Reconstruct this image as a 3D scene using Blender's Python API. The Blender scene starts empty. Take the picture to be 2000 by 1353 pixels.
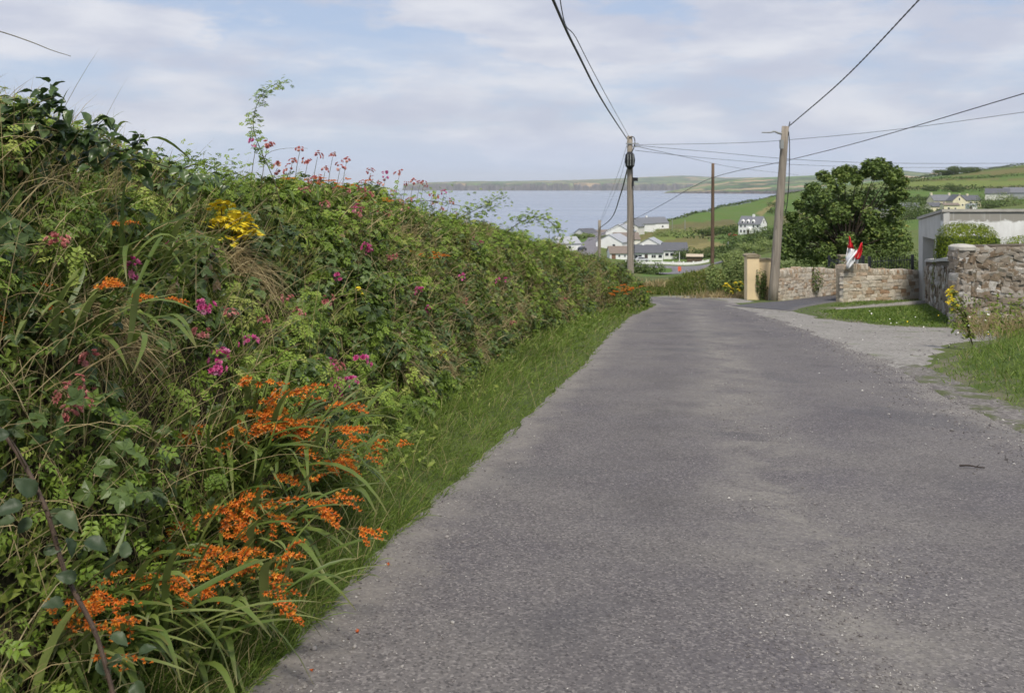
import bpy, math, random
import numpy as np
from mathutils import Vector, Matrix

random.seed(7)
RNG = np.random.default_rng(11)
scene = bpy.context.scene
C = scene.collection
R = math.radians

# ------------------------------------------------------------------ camera, sky, sun
F, CX, HY, CAMZ = 1800.0, 1000.0, 365.0, 1.6
cam_d = bpy.data.cameras.new('camera')
cam = bpy.data.objects.new('camera', cam_d); C.objects.link(cam)
cam.location = (0, 0, CAMZ); cam.rotation_euler = (R(90), 0, 0)
cam_d.sensor_width = 36.0; cam_d.lens = 36.0 * F / 2000.0
cam_d.shift_y = -(676.5 - HY) / 2000.0
cam_d.clip_start = 0.05; cam_d.clip_end = 90000
cam_d.dof.use_dof = True; cam_d.dof.focus_distance = 5.5; cam_d.dof.aperture_fstop = 6.3
scene.camera = cam

SUN_EL, SUN_AZ = R(57), R(170)           # azimuth clockwise from +Y: high behind the camera
world = bpy.data.worlds.new('World'); scene.world = world; world.use_nodes = True
def build_world():
    nt = world.node_tree; nt.nodes.clear(); N = nt.nodes.new; L = nt.links.new
    def math_(op, a, b=None, c=None):
        n = N('ShaderNodeMath'); n.operation = op
        for i, v in enumerate((a, b, c)):
            if v is None: continue
            if isinstance(v, (int, float)): n.inputs[i].default_value = v
            else: L(v, n.inputs[i])
        return n.outputs[0]
    def smooth(v, lo, hi, t0=0.0, t1=1.0):
        n = N('ShaderNodeMapRange'); n.interpolation_type = 'SMOOTHSTEP'
        n.inputs[1].default_value = lo; n.inputs[2].default_value = hi
        n.inputs[3].default_value = t0; n.inputs[4].default_value = t1
        L(v, n.inputs[0]); return n.outputs[0]
    def mix(f, a, b):
        n = N('ShaderNodeMix'); n.data_type = 'RGBA'
        if isinstance(f, (int, float)): n.inputs[0].default_value = f
        else: L(f, n.inputs[0])
        for s, v in ((n.inputs[6], a), (n.inputs[7], b)):
            if isinstance(v, tuple): s.default_value = v
            else: L(v, s)
        return n.outputs[2]
    def noise(vec, scale, detail, rough=.55, dist=0.0):
        n = N('ShaderNodeTexNoise'); n.inputs['Scale'].default_value = scale
        n.inputs['Detail'].default_value = detail; n.inputs['Roughness'].default_value = rough
        n.inputs['Distortion'].default_value = dist
        L(vec, n.inputs['Vector']); return n.outputs['Fac']
    sky = N('ShaderNodeTexSky'); sky.sky_type = 'NISHITA'; sky.sun_disc = False
    sky.sun_elevation = SUN_EL; sky.sun_rotation = SUN_AZ
    sky.altitude = 50; sky.air_density = 1.0; sky.dust_density = 1.5; sky.ozone_density = 1.5
    tc = N('ShaderNodeTexCoord'); sep = N('ShaderNodeSeparateXYZ'); L(tc.outputs['Generated'], sep.inputs[0])
    x, y, z = sep.outputs
    zc = math_('ADD', math_('MAXIMUM', z, 0.0), 0.10)
    cmb = N('ShaderNodeCombineXYZ')
    L(math_('DIVIDE', x, zc), cmb.inputs[0]); L(math_('DIVIDE', y, zc), cmb.inputs[1]); cmb.inputs[2].default_value = 3.7
    big = noise(cmb.outputs[0], 0.62, 9, .56, .15)
    cmb2 = N('ShaderNodeCombineXYZ')
    L(math_('MULTIPLY', x, 1.0), cmb2.inputs[0]); L(math_('MULTIPLY', y, 1.0), cmb2.inputs[1]); L(math_('MULTIPLY', z, 3.4), cmb2.inputs[2])
    puff = noise(cmb2.outputs[0], 4.6, 8, .58, .1)
    dens = math_('ADD', math_('MULTIPLY', big, .42), math_('MULTIPLY', puff, .62))
    cover = smooth(dens, .500, .580)
    # low bank of cloud over the sea, thinning to clear haze at the horizon
    bank = math_('MULTIPLY', smooth(z, .015, .06), smooth(math_('ADD', z, math_('MULTIPLY', math_('SUBTRACT', puff, .5), .16)), .165, .135))
    cover = math_('MAXIMUM', cover, math_('MULTIPLY', bank, smooth(dens, .42, .56, .15, .95)))
    cover = math_('MULTIPLY', cover, smooth(z, -.01, .05, .3, .92))
    shade = smooth(noise(cmb2.outputs[0], 6.0, 6, .52, .2), .34, .66)
    cloud = mix(shade, (5.3, 5.6, 6.7, 1), (7.5, 7.6, 8.1, 1))
    clear = mix(.62, sky.outputs[0], (5.1, 6.15, 8.3, 1))       # thin milky veil over the blue
    col = mix(cover, clear, cloud)
    col = mix(smooth(z, .0, .075, .85, 0.0), col, (5.9, 6.75, 8.7, 1))      # bright haze low over the horizon, all round
    bg = N('ShaderNodeBackground'); L(col, bg.inputs[0]); bg.inputs[1].default_value = 0.1
    out = N('ShaderNodeOutputWorld'); L(bg.outputs[0], out.inputs[0])
build_world()

sun_d = bpy.data.lights.new('sun', 'SUN'); sun = bpy.data.objects.new('sun', sun_d); C.objects.link(sun)
sun_d.energy = 3.6; sun_d.angle = R(12); sun_d.color = (1.0, .93, .82)
sd = Vector((math.sin(SUN_AZ) * math.cos(SUN_EL), math.cos(SUN_AZ) * math.cos(SUN_EL), math.sin(SUN_EL)))
sun.rotation_euler = (-sd).to_track_quat('-Z', 'Y').to_euler()
vs = scene.view_settings
vs.view_transform = 'Standard'; vs.look = 'None'; vs.gamma = 1.0; vs.exposure = 0.1; vs.use_curve_mapping = False
scene.cycles.use_denoising = True
scene.cycles.max_bounces = 4; scene.cycles.diffuse_bounces = 2; scene.cycles.transmission_bounces = 2; scene.cycles.adaptive_threshold = .02
scene.cycles.transparent_max_bounces = 8; scene.cycles.volume_bounces = 0

# ------------------------------------------------------------------ helpers
def P(px, py, Y):
    return np.array(((px - CX) / F * Y, Y, CAMZ + (HY - py) / F * Y))
def smoothstep(a, b, x):
    t = np.clip((np.asarray(x, float) - a) / (b - a), 0, 1); return t * t * (3 - 2 * t)
def wobble(x, y, z=0.0, f=1.0, seed=0):
    r = np.random.default_rng(seed); o = 0.0
    for k in range(7):
        a = r.normal(size=3) * f * (1.0 + .35 * k); o = o + np.sin(a[0]*x + a[1]*y + a[2]*z + r.uniform(0, 6.28)) / (1 + .3*k)
    return o / 3.0

class Nodes:
    def __init__(s, name):
        s.m = bpy.data.materials.new(name); s.m.use_nodes = True; s.t = s.m.node_tree; s.t.nodes.clear()
        s.out = s.n('ShaderNodeOutputMaterial')
    def n(s, k, **kw):
        nd = s.t.nodes.new(k)
        for a, b in kw.items(): setattr(nd, a, b)
        return nd
    def set(s, sock, v):
        if v is None: return
        if isinstance(v, bpy.types.NodeSocket): s.t.links.new(v, sock)
        elif isinstance(v, tuple) and len(v) == 3 and sock.type == 'RGBA': sock.default_value = (*v, 1)
        else: sock.default_value = v
    def coord(s, w='Object'): return s.n('ShaderNodeTexCoord').outputs[w]
    def mapping(s, v, scale):
        m = s.n('ShaderNodeMapping'); s.set(m.inputs[0], v); m.inputs['Scale'].default_value = scale; return m.outputs[0]
    def noise(s, v, scale, detail=5, rough=.55, dist=0.0, out='Fac'):
        m = s.n('ShaderNodeTexNoise'); s.set(m.inputs['Vector'], v); m.inputs['Scale'].default_value = scale
        m.inputs['Detail'].default_value = detail; m.inputs['Roughness'].default_value = rough; m.inputs['Distortion'].default_value = dist
        return m.outputs[out]
    def voro(s, v, scale, out='Distance', feature='F1'):
        m = s.n('ShaderNodeTexVoronoi', feature=feature); s.set(m.inputs['Vector'], v); m.inputs['Scale'].default_value = scale
        return m.outputs[out]
    def ramp(s, f, stops, interp='LINEAR'):
        m = s.n('ShaderNodeValToRGB'); s.set(m.inputs[0], f); e = m.color_ramp.elements; m.color_ramp.interpolation = interp
        while len(e) < len(stops): e.new(.5)
        for q, (p, c) in zip(e, stops):
            q.position = p; q.color = (*c, 1) if len(c) == 3 else c
        return m.outputs[0]
    def fr(s, f, lo, hi, a=0.0, b=1.0):
        m = s.n('ShaderNodeMapRange'); s.set(m.inputs[0], f)
        for i, v in enumerate((lo, hi, a, b)): m.inputs[i+1].default_value = v
        return m.outputs[0]
    def math(s, op, a, b=None):
        m = s.n('ShaderNodeMath', operation=op); s.set(m.inputs[0], a); s.set(m.inputs[1], b); return m.outputs[0]
    def mix(s, f, a, b, mode='MIX'):
        m = s.n('ShaderNodeMix', data_type='RGBA', blend_type=mode); s.set(m.inputs[0], f); s.set(m.inputs[6], a); s.set(m.inputs[7], b)
        return m.outputs[2]
    def attr(s, name, out='Fac'): return s.n('ShaderNodeAttribute', attribute_name=name).outputs[out]
    def bump(s, h, strength, dist=.01):
        m = s.n('ShaderNodeBump'); s.set(m.inputs['Height'], h); m.inputs['Strength'].default_value = strength
        m.inputs['Distance'].default_value = dist; return m.outputs[0]
    def bsdf(s, col, rough=.8, spec=.3, normal=None, metal=0.0):
        b = s.n('ShaderNodeBsdfPrincipled'); s.set(b.inputs['Base Color'], col); s.set(b.inputs['Roughness'], rough)
        b.inputs['Specular IOR Level'].default_value = spec; b.inputs['Metallic'].default_value = metal
        if normal is not None: s.set(b.inputs['Normal'], normal)
        return b.outputs[0]
    def done(s, sh): s.t.links.new(sh, s.out.inputs['Surface']); return s.m

def m_plain(name, col, rough=.75, spec=.3, var=.12, scale=3.0, bump=0.0, metal=0.0):
    q = Nodes(name); c = q.coord()
    nz = q.noise(c, scale, 6)
    k = q.mix(q.fr(nz, .3, .7, 0, 1), tuple(v*(1-var) for v in col), tuple(min(1, v*(1+var)) for v in col))
    return q.done(q.bsdf(k, rough, spec, q.bump(q.noise(c, scale*12, 4), bump) if bump else None, metal))
def m_leaf(name, stops, rough=.5, spec=.35, trans=.28, tip=None, patch=.2, pf=1.3):
    """foliage: colour by each leaf's own random value, leaf to leaf; tip colour for blades that dry out"""
    q = Nodes(name); r = q.attr('rnd')
    c = q.ramp(r, stops)
    if patch:
        pn = q.fr(q.noise(q.coord(), pf, 3), .35, .65, 1 - patch, 1 + patch)
        c = q.mix(1.0, c, q.n('ShaderNodeCombineColor').outputs[0], 'MIX') if False else q.mix(q.math('SUBTRACT', 1.0, q.math('MINIMUM', pn, 1.0)), c, tuple(v * .45 for v in stops[0][1]))
    if tip is not None:
        c = q.mix(q.fr(q.attr('tip'), tip[1], 1.0, 0, tip[2]), c, tip[0])
    b = q.bsdf(c, rough, spec)
    t = q.n('ShaderNodeBsdfTranslucent'); q.set(t.inputs[0], c)
    mx = q.n('ShaderNodeMixShader'); mx.inputs[0].default_value = trans
    q.t.links.new(b, mx.inputs[1]); q.t.links.new(t.outputs[0], mx.inputs[2])
    return q.done(mx.outputs[0])

def link(name, me, mat=None, parent=None):
    o = bpy.data.objects.new(name, me); C.objects.link(o)
    if mat is not None and me is not None and not me.materials: me.materials.append(mat)
    if parent is not None: o.parent = parent
    return o
def tag(o, label=None, cat=None, group=None, kind=None):
    if label: o['label'] = label
    if cat: o['category'] = cat
    if group: o['group'] = group
    if kind: o['kind'] = kind
    return o
def thing(name, loc, label, cat, group=None, rz=0.0):
    o = bpy.data.objects.new(name, None); C.objects.link(o); o.location = loc; o.rotation_euler = (0, 0, rz)
    o.empty_display_size = .2
    return tag(o, label, cat, group)

def mesh_np(name, v, tris, rnd=None, tip=None, smooth=False):
    v = np.asarray(v, np.float32); tris = np.asarray(tris, np.int32)
    me = bpy.data.meshes.new(name)
    me.vertices.add(len(v)); me.vertices.foreach_set('co', v.ravel())
    k = tris.shape[1]
    me.loops.add(tris.size); me.loops.foreach_set('vertex_index', tris.ravel())
    me.polygons.add(len(tris)); me.polygons.foreach_set('loop_start', np.arange(0, tris.size, k, dtype=np.int32))
    me.polygons.foreach_set('loop_total', np.full(len(tris), k, np.int32))
    me.polygons.foreach_set('use_smooth', np.full(len(tris), bool(smooth)))
    for nm, a in (('rnd', rnd), ('tip', tip)):
        if a is not None:
            at = me.attributes.new(nm, 'FLOAT', 'POINT'); at.data.foreach_set('value', np.asarray(a, np.float32).ravel())
    me.update(calc_edges=True); me.validate()
    return me
def vattr(me, nm, a):
    at = me.attributes.new(nm, 'FLOAT', 'POINT'); at.data.foreach_set('value', np.asarray(a, np.float32).ravel())
def vcol(me, nm, a):
    a = np.asarray(a, np.float32)
    at = me.attributes.new(nm, 'FLOAT_COLOR', 'POINT'); at.data.foreach_set('color', np.c_[a, np.ones(len(a))].astype(np.float32).ravel())

class Acc:                                   # collects vertices, triangles and the two leaf attributes of ONE mesh
    def __init__(s): s.v = []; s.f = []; s.r = []; s.t = []; s.n = 0
    def add(s, v, f, r=None, t=None):
        v = np.asarray(v, float); f = np.asarray(f, int); m = len(v)
        s.v.append(v); s.f.append(f + s.n); s.n += m
        s.r.append(np.broadcast_to(np.asarray(.5 if r is None else r, float), (m,)))
        s.t.append(np.broadcast_to(np.asarray(0. if t is None else t, float), (m,)))
    def mesh(s, name, smooth=False):
        return mesh_np(name, np.concatenate(s.v), np.concatenate(s.f), np.concatenate(s.r), np.concatenate(s.t), smooth)
    def empty(s): return s.n == 0

def scatter(acc, tv, tf, pos, rot, scale, rnd, ttip=None):
    """n copies of a small template: pos (n,3), rot (n,3,3), scale (n,)"""
    n, k = len(pos), len(tv)
    if n == 0: return
    v = np.einsum('nij,kj->nki', rot, tv) * np.asarray(scale)[:, None, None] + pos[:, None, :]
    f = (np.asarray(tf)[None] + (np.arange(n) * k)[:, None, None]).reshape(-1, 3)
    acc.add(v.reshape(-1, 3), f, np.repeat(rnd, k), np.tile(ttip if ttip is not None else np.zeros(k), n))

def frames(nrm, fwd):
    """rotation matrices with z along nrm and x near fwd"""
    z = nrm / np.linalg.norm(nrm, axis=1, keepdims=True)
    x = fwd - (fwd * z).sum(1, keepdims=True) * z
    x /= np.linalg.norm(x, axis=1, keepdims=True) + 1e-9
    y = np.cross(z, x)
    return np.stack([x, y, z], axis=2)
def rand_dirs(n, rng=RNG):
    d = rng.normal(size=(n, 3)); return d / np.linalg.norm(d, axis=1, keepdims=True)

def leaflet(L, W, fold=.18, droop=.12, at=(0, 0, 0), ang=0.0, lod=4):
    """one leaf lying along +x, 4 or 8 or 2 triangles"""
    if lod == 2:
        v = np.array([(0, 0, 0), (.45*L, .5*W, fold*W), (L, 0, -droop*L), (.45*L, -.5*W, fold*W)]); f = [(0, 2, 1), (0, 3, 2)]
    elif lod == 4:
        v = np.array([(0, 0, 0), (.42*L, .5*W, fold*W), (.45*L, 0, 0), (.42*L, -.5*W, fold*W), (L, 0, -droop*L)])
        f = [(0, 2, 1), (0, 3, 2), (1, 2, 4), (2, 3, 4)]
    else:
        v = np.array([(0, 0, 0), (.22*L, .42*W, fold*W*.8), (.25*L, 0, .0), (.22*L, -.42*W, fold*W*.8),
                      (.6*L, .45*W, fold*W - droop*L*.3), (.62*L, 0, -droop*L*.35), (.6*L, -.45*W, fold*W - droop*L*.3), (L, 0, -droop*L)])
        f = [(0, 2, 1), (0, 3, 2), (1, 2, 5), (1, 5, 4), (2, 3, 6), (2, 6, 5), (4, 5, 7), (5, 6, 7)]
    c, s = math.cos(ang), math.sin(ang)
    v = v @ np.array([(c, s, 0), (-s, c, 0), (0, 0, 1)]) + np.array(at)
    return v, np.array(f)
def merge(parts):
    vs_, fs, n = [], [], 0
    for v, f in parts: vs_.append(v); fs.append(f + n); n += len(v)
    return np.concatenate(vs_), np.concatenate(fs)
def pinnate(npairs=3, L=.34, W=.21, lod=4):          # rose leaf, unit long
    ps = [leaflet(L, W, at=(.68, 0, -.06), lod=lod)]
    for i in range(npairs):
        x = .62 - i * .21; k = 1 - .12 * i
        for s in (1, -1): ps.append(leaflet(L*k, W*k, at=(x, s*.01, -.03*i*0), ang=s*1.05, lod=lod))
    ps.append((np.array([(0, .008, 0), (.7, .004, -.05), (.7, -.004, -.05), (0, -.008, 0)]), np.array([(0, 2, 1), (0, 3, 2)])))
    return merge(ps)
def palmate(n=3, lod=4):                             # bramble leaf, unit long
    ps = []
    for a, k in ([(0, 1), (1.25, .82), (-1.25, .82)] + ([(2.2, .6), (-2.2, .6)] if n == 5 else [])):
        ps.append(leaflet(.62*k, .46*k, .14, .16, at=(.34, 0, 0), ang=a, lod=lod))
    ps.append((np.array([(0, .012, 0), (.36, .008, 0), (.36, -.008, 0), (0, -.012, 0)]), np.array([(0, 2, 1), (0, 3, 2)])))
    return merge(ps)
def blades(acc, base, d0, length, width, droop, rnd, segs=4, taper=.7, rng=RNG):
    """grass blades, stalks and straps: base (n,3), d0 (n,3) start direction, droop (n,)"""
    n = len(base)
    if n == 0: return
    s = np.linspace(0, 1, segs + 1)
    d0 = d0 / np.linalg.norm(d0, axis=1, keepdims=True)
    c = base[:, None] + length[:, None, None] * (s[None, :, None] * d0[:, None] - (droop[:, None] * s[None]**2)[..., None] * np.array((0, 0, 1.)))
    side = np.cross(d0, rand_dirs(n, rng)); side /= np.linalg.norm(side, axis=1, keepdims=True) + 1e-9
    w = width[:, None] * .5 * np.minimum(1, (1 - s**2 * .98))[None]**taper
    l = c - side[:, None] * w[..., None]; r_ = c + side[:, None] * w[..., None]
    v = np.stack([l, r_], 2).reshape(n, -1, 3); k = v.shape[1]
    f = []
    for i in range(segs): a = 2*i; f += [(a, a+1, a+3), (a, a+3, a+2)]
    f = (np.array(f)[None] + (np.arange(n)*k)[:, None, None]).reshape(-1, 3)
    acc.add(v.reshape(-1, 3), f, np.repeat(rnd, k), np.tile(np.repeat(s, 2), n))
def tube(acc, pts, r0, r1=None, sides=6, rnd=.5, cap=True):
    pts = np.asarray(pts, float); n = len(pts); r1 = r0 if r1 is None else r1
    t = np.gradient(pts, axis=0); t /= np.linalg.norm(t, axis=1, keepdims=True) + 1e-12
    ref = np.array((0, 0, 1.)) if abs(t[:, 2]).mean() < .8 else np.array((1., 0, 0))
    a = np.cross(t, ref); a /= np.linalg.norm(a, axis=1, keepdims=True); b = np.cross(t, a)
    rad = np.asarray(r0, float) if np.ndim(r0) else np.linspace(r0, r1, n)
    th = np.arange(sides) / sides * 2*np.pi
    v = (pts[:, None] + rad[:, None, None] * (np.cos(th)[None, :, None]*a[:, None] + np.sin(th)[None, :, None]*b[:, None])).reshape(-1, 3)
    f = []
    for i in range(n-1):
        for j in range(sides):
            p, q = i*sides+j, i*sides+(j+1) % sides; f += [(p, q, q+sides), (p, q+sides, p+sides)]
    if cap:
        v = np.vstack([v, pts[:1], pts[-1:]]); m = n*sides
        for j in range(sides): f += [(m, (j+1) % sides, j), (m+1, (n-1)*sides+j, (n-1)*sides+(j+1) % sides)]
    acc.add(v, f, rnd)
def box(acc, lo, hi, rnd=.5):
    x0, y0, z0 = lo; x1, y1, z1 = hi
    v = [(x0,y0,z0),(x1,y0,z0),(x1,y1,z0),(x0,y1,z0),(x0,y0,z1),(x1,y0,z1),(x1,y1,z1),(x0,y1,z1)]
    q = [(3,2,1,0),(4,5,6,7),(0,1,5,4),(1,2,6,5),(2,3,7,6),(3,0,4,7)]
    f = [t for a,b,c,d in q for t in ((a,b,c),(a,c,d))]
    acc.add(v, f, rnd)
def prism(acc, poly, z0, z1, axis='z', rnd=.5):
    """closed prism over a convex-ish polygon of 2-D points; axis y: poly is (x,z) and z0,z1 are y"""
    n = len(poly); a = []
    for z in (z0, z1):
        for p in poly: a.append((p[0], p[1], z) if axis == 'z' else ((p[0], z, p[1]) if axis == 'y' else (z, p[0], p[1])))
    f = []
    for i in range(1, n-1): f += [(0, i+1, i), (n, n+i, n+i+1)]
    for i in range(n): j = (i+1) % n; f += [(i, j, n+j), (i, n+j, n+i)]
    acc.add(a, f, rnd)
def spline(pts, n=24):
    pts = np.asarray(pts, float); m = len(pts); out = []
    ext = np.vstack([2*pts[0]-pts[1], pts, 2*pts[-1]-pts[-2]])
    for u in np.linspace(0, m-1-1e-6, n):
        i = int(u); t = u-i; p0, p1, p2, p3 = ext[i:i+4]
        out.append(.5*((2*p1)+(-p0+p2)*t+(2*p0-5*p1+4*p2-p3)*t*t+(-p0+3*p1-3*p2+p3)*t**3))
    return np.array(out)

# ------------------------------------------------------------------ the lie of the land
SLOPE = 0.079
CTRL = []
def ctl(px, py, Y): CTRL.append(((px-CX)/F*Y, Y, CAMZ + (HY-py)/F*Y))
for Y in (62, 85):
    for X in (-90, -45, -15, 5, 25): CTRL.append((X, Y, -SLOPE*Y*(1.02 if Y > 70 else 1)))
    CTRL.append((55, Y, -SLOPE*Y*.8)); CTRL.append((110, Y, -SLOPE*Y*.5))
for a in [(1250,532,180),(1330,540,165),(1300,536,205),(1240,517,278),(1380,516,278),(1300,517,278),(1190,507,296),(1250,509,296),(1340,507,296),
          (1330,490,345),(1215,487,350),(1260,484,360),(1215,469,400),(1235,458,440),(1260,450,480),(1290,444,510),(1150,489,330),(1160,470,385),(1175,456,430),(1195,447,480),
          (1135,462,420),(1090,484,360),(1050,500,330),(1310,432,560),(1400,407,700),(1500,389,850),(1580,375,1000),(1290,468,400),(1400,452,470),(1420,475,370),
          (1470,458,420),(1530,448,420),(1470,482,280),(1560,428,500),(1640,420,520),(1700,416,470),(1780,416,450),(1850,414,470),(1950,405,440),(2050,395,430),
          (1700,470,180),(1900,450,180),(2100,430,180),(1560,500,160),(1400,520,160),
          (1720,394,560),(1850,388,580),(2000,382,590),(2150,370,600),(1720,370,690),(1850,364,720),(2000,357,730),(2150,345,740),
          (1720,357,850),(1780,351,880),(1850,341,920),(1900,336,950),(2000,322,980),(2100,305,1000),(2300,285,1000),(1350,420,630),(1450,398,775),(1540,382,920),(1620,370,960),(1450,430,560),(1450,414,660),(1500,415,620),(1500,401,730),(1540,405,680),(1600,398,680),(1600,385,800),(1660,376,780),(1660,362,900),(1400,430,580),(1350,444,500)]: ctl(*a)
for X, Y, z in [(-40,300,-27),(-40,360,-38),(0,430,-58),(40,500,-58),(115,690,-56),(520,1300,-35),
                (-120,200,-24),(-120,290,-40),(-150,360,-62),(-250,150,-26),(-260,240,-45),(-320,330,-65),(-60,450,-65),(60,650,-65),(200,900,-65),(320,1150,-65),(450,1500,-65),
                (700,1400,-20),(900,1500,0),(600,1200,8),(800,1200,30),(1100,1200,50),(-600,200,-60),(-500,500,-70),(-300,800,-75),(0,1200,-75)]:
    CTRL.append((X, Y, z))
CTRL = np.array(CTRL)
def _uv(X, Y):
    s = np.asarray(Y, float) + 40; return np.asarray(X, float)/s*2.6, np.log(s)
_u, _v = _uv(CTRL[:, 0], CTRL[:, 1])
def _phi(r2): return .5*r2*np.log(r2 + 1e-12)
_K = _phi((_u[:, None]-_u)**2 + (_v[:, None]-_v)**2) + np.eye(len(_u))*.0008
_Pm = np.c_[np.ones(len(_u)), _u, _v]
_A = np.block([[_K, _Pm], [_Pm.T, np.zeros((3, 3))]])
_W = np.linalg.solve(_A, np.r_[CTRL[:, 2]/(CTRL[:, 1]+40), 0, 0, 0])
def gz(X, Y):
    X = np.asarray(X, float); Y = np.asarray(Y, float); sh = np.broadcast(X, Y).shape
    X = np.broadcast_to(X, sh).ravel(); Y = np.broadcast_to(Y, sh).ravel()
    Yc = np.maximum(Y, 30.); u, v = _uv(X, Yc); far = np.empty(len(X))
    for i in range(0, len(X), 40000):
        a, b = u[i:i+40000], v[i:i+40000]
        far[i:i+40000] = _phi((a[:, None]-_u)**2 + (b[:, None]-_v)**2) @ _W[:-3] + _W[-3] + a*_W[-2] + b*_W[-1]
    far = far * (Yc+40)
    w = smoothstep(46, 78, Y)
    return ((1-w)*(-SLOPE*Y) + w*far).reshape(sh)
def gzs(X, Y): return float(gz(np.array([X]), np.array([Y]))[0])
def G(px, py):                                  # a pixel on the near slope -> ground point
    Y = F*CAMZ/(py - HY - F*SLOPE); return ((px-CX)/F*Y, Y)

def in_poly(x, y, poly):
    ins = np.zeros(np.shape(x), bool); n = len(poly)
    for i in range(n):
        (x0, y0), (x1, y1) = poly[i], poly[(i+1) % n]
        c = ((y0 > y) != (y1 > y)) & (x < (x1-x0)*(y-y0)/((y1-y0) if y1 != y0 else 1e-9) + x0); ins ^= c
    return ins

# terrain sheet: fields are laid on it as ground colour (crop, rough grass, bracken)
cols = np.concatenate([np.linspace(-1.6, -.62, 26)[:-1], np.linspace(-.62, -.02, 60)[:-1], np.linspace(-.02, .64, 250), np.linspace(.64, 1.6, 30)[1:]])
rows = -25 + 0*cols[:1]; rows = 15 * (1560/15.)**np.linspace(0, 1, 235) - 40
A, B = np.meshgrid(cols, rows); TX = A*(B+40); TY = B + 0*A
TZ = gz(TX, TY)
far_m = smoothstep(120, 300, TY)
TZ = TZ + far_m*wobble(TX, TY, 0, .03, 5)*.8
nc, nr = len(cols), len(rows)
idx = np.arange(nc*nr).reshape(nr, nc)
quads = np.stack([idx[:-1, :-1], idx[:-1, 1:], idx[1:, 1:], idx[1:, :-1]], -1).reshape(-1, 4)
g_me = mesh_np('ground', np.stack([TX, TY, TZ], -1).reshape(-1, 3), quads, smooth=True)
tx, ty, tz = TX.ravel(), TY.ravel(), TZ.ravel()
ppx = CX + F*tx/np.maximum(ty, 1); ppy = HY - F*(tz-CAMZ)/np.maximum(ty, 1)
jx = wobble(tx, ty, 0, .08, 3)*2.5; jy = wobble(tx, ty, 0, .08, 4)*.8
ppx, ppy = ppx+jx, ppy+jy
gc = np.tile(np.array((.105, .150, .035)), (len(tx), 1))
GREEN, PALE, BROWN, STRAW, DARK, BRACK = (.085,.165,.028), (.165,.215,.045), (.165,.140,.052), (.26,.215,.085), (.035,.058,.018), (.135,.115,.05)
FIELDS = [
 (BROWN, [(1225,520),(1225,470),(1290,446),(1330,436),(1395,432),(1450,436),(1440,470),(1380,497),(1300,497)]),
 (PALE, [(1230,480),(1300,452),(1390,455),(1300,470),(1250,490)]),
 (STRAW, [(1300,490),(1420,465),(1430,474),(1330,497)]),
 (GREEN, [(1290,446),(1330,426),(1400,402),(1490,384),(1500,402),(1440,434),(1395,431),(1330,436)]),
 (GREEN, [(1505,385),(1600,365),(1600,398),(1530,420),(1440,434),(1500,402)]),
 (STRAW, [(1478,418),(1505,398),(1515,385),(1522,390),(1510,404),(1486,424)]),
 (BRACK, [(1300,442),(1430,428),(1440,436),(1300,450)]),
 (GREEN, [(1380,470),(1440,440),(1540,440),(1540,470),(1420,478)]),
 (GREEN, [(1080,490),(1120,455),(1160,452),(1150,478),(1100,500)]),
 (BRACK, [(1520,425),(1600,398),(1720,400),(1720,440),(1520,450)]),
 (GREEN, [(1600,405),(1720,366),(2300,366),(2300,398),(1700,398)]),
 (PALE, [(1650,368),(1720,355),(2300,349),(2300,363),(1700,367)]),
 (BRACK, [(1700,367),(2300,361),(2300,368),(1700,370)]),
 (GREEN, [(1700,354),(1790,344),(2300,333),(2300,347),(1850,350),(1700,358)]),
 (BROWN, [(1780,350),(2300,346),(2300,350),(1780,353)]),
 (BROWN, [(1850,345),(2000,326),(2300,290),(2300,333),(1900,342)]),
 (GREEN, [(1700,432),(1800,412),(2300,405),(2300,440),(1700,450)]),
 (GREEN, [(1250,548),(1262,522),(1310,522),(1335,530),(1320,548)]),
 (GREEN, [(1225,512),(1225,500),(1400,500),(1400,512)]),
]
farsel = ty > 110
for col, poly in FIELDS:
    m = farsel & in_poly(ppx, ppy, poly); gc[m] = col
gc[~farsel] = (.075, .105, .03)
shore = tz < -34; gc[shore] = (.13, .12, .10)
vcol(g_me, 'crop', gc)
def mat_ground():
    q = Nodes('ground_turf'); c = q.coord()
    base = q.attr('crop', 'Color')
    n1 = q.fr(q.noise(c, .06, 6), .3, .7); n2 = q.fr(q.noise(c, .7, 6), .3, .7)
    k = q.mix(q.math('MULTIPLY', n1, .45), base, (.17, .15, .06)); k = q.mix(q.math('MULTIPLY', n2, .4), k, (.045, .075, .02))
    return q.done(q.bsdf(k, .9, .15, q.bump(q.noise(c, 1.5, 6), .6, .3)))
ground = link('ground', g_me, mat_ground()); tag(ground, kind='structure')

# sea
SEA = -44.0
def sea():
    ys = np.concatenate([np.linspace(60, 1500, 25), np.geomspace(1600, 26000, 30)]); xs = np.linspace(-1, 1, 41)
    v = np.array([(a*(900 + y*.9), y, SEA) for y in ys for a in xs]); ix = np.arange(len(v)).reshape(len(ys), 41)
    me = mesh_np('sea', v, np.stack([ix[:-1, :-1], ix[:-1, 1:], ix[1:, 1:], ix[1:, :-1]], -1).reshape(-1, 4), smooth=True)
    q = Nodes('sea_water'); c = q.coord()
    w1 = q.noise(q.mapping(c, (.012, .05, 1)), 1.0, 8, .62); w2 = q.noise(q.mapping(c, (.0006, .0035, 1)), 1.0, 5, .55)
    col = q.mix(q.fr(w2, .35, .65), (.15, .19, .265), (.21, .25, .32))
    b = q.bsdf(col, q.fr(w2, .3, .7, .16, .30), .5, q.bump(w1, .12, 3.0))
    o = link('sea', me, q.done(b)); tag(o, kind='structure')
sea()

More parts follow.
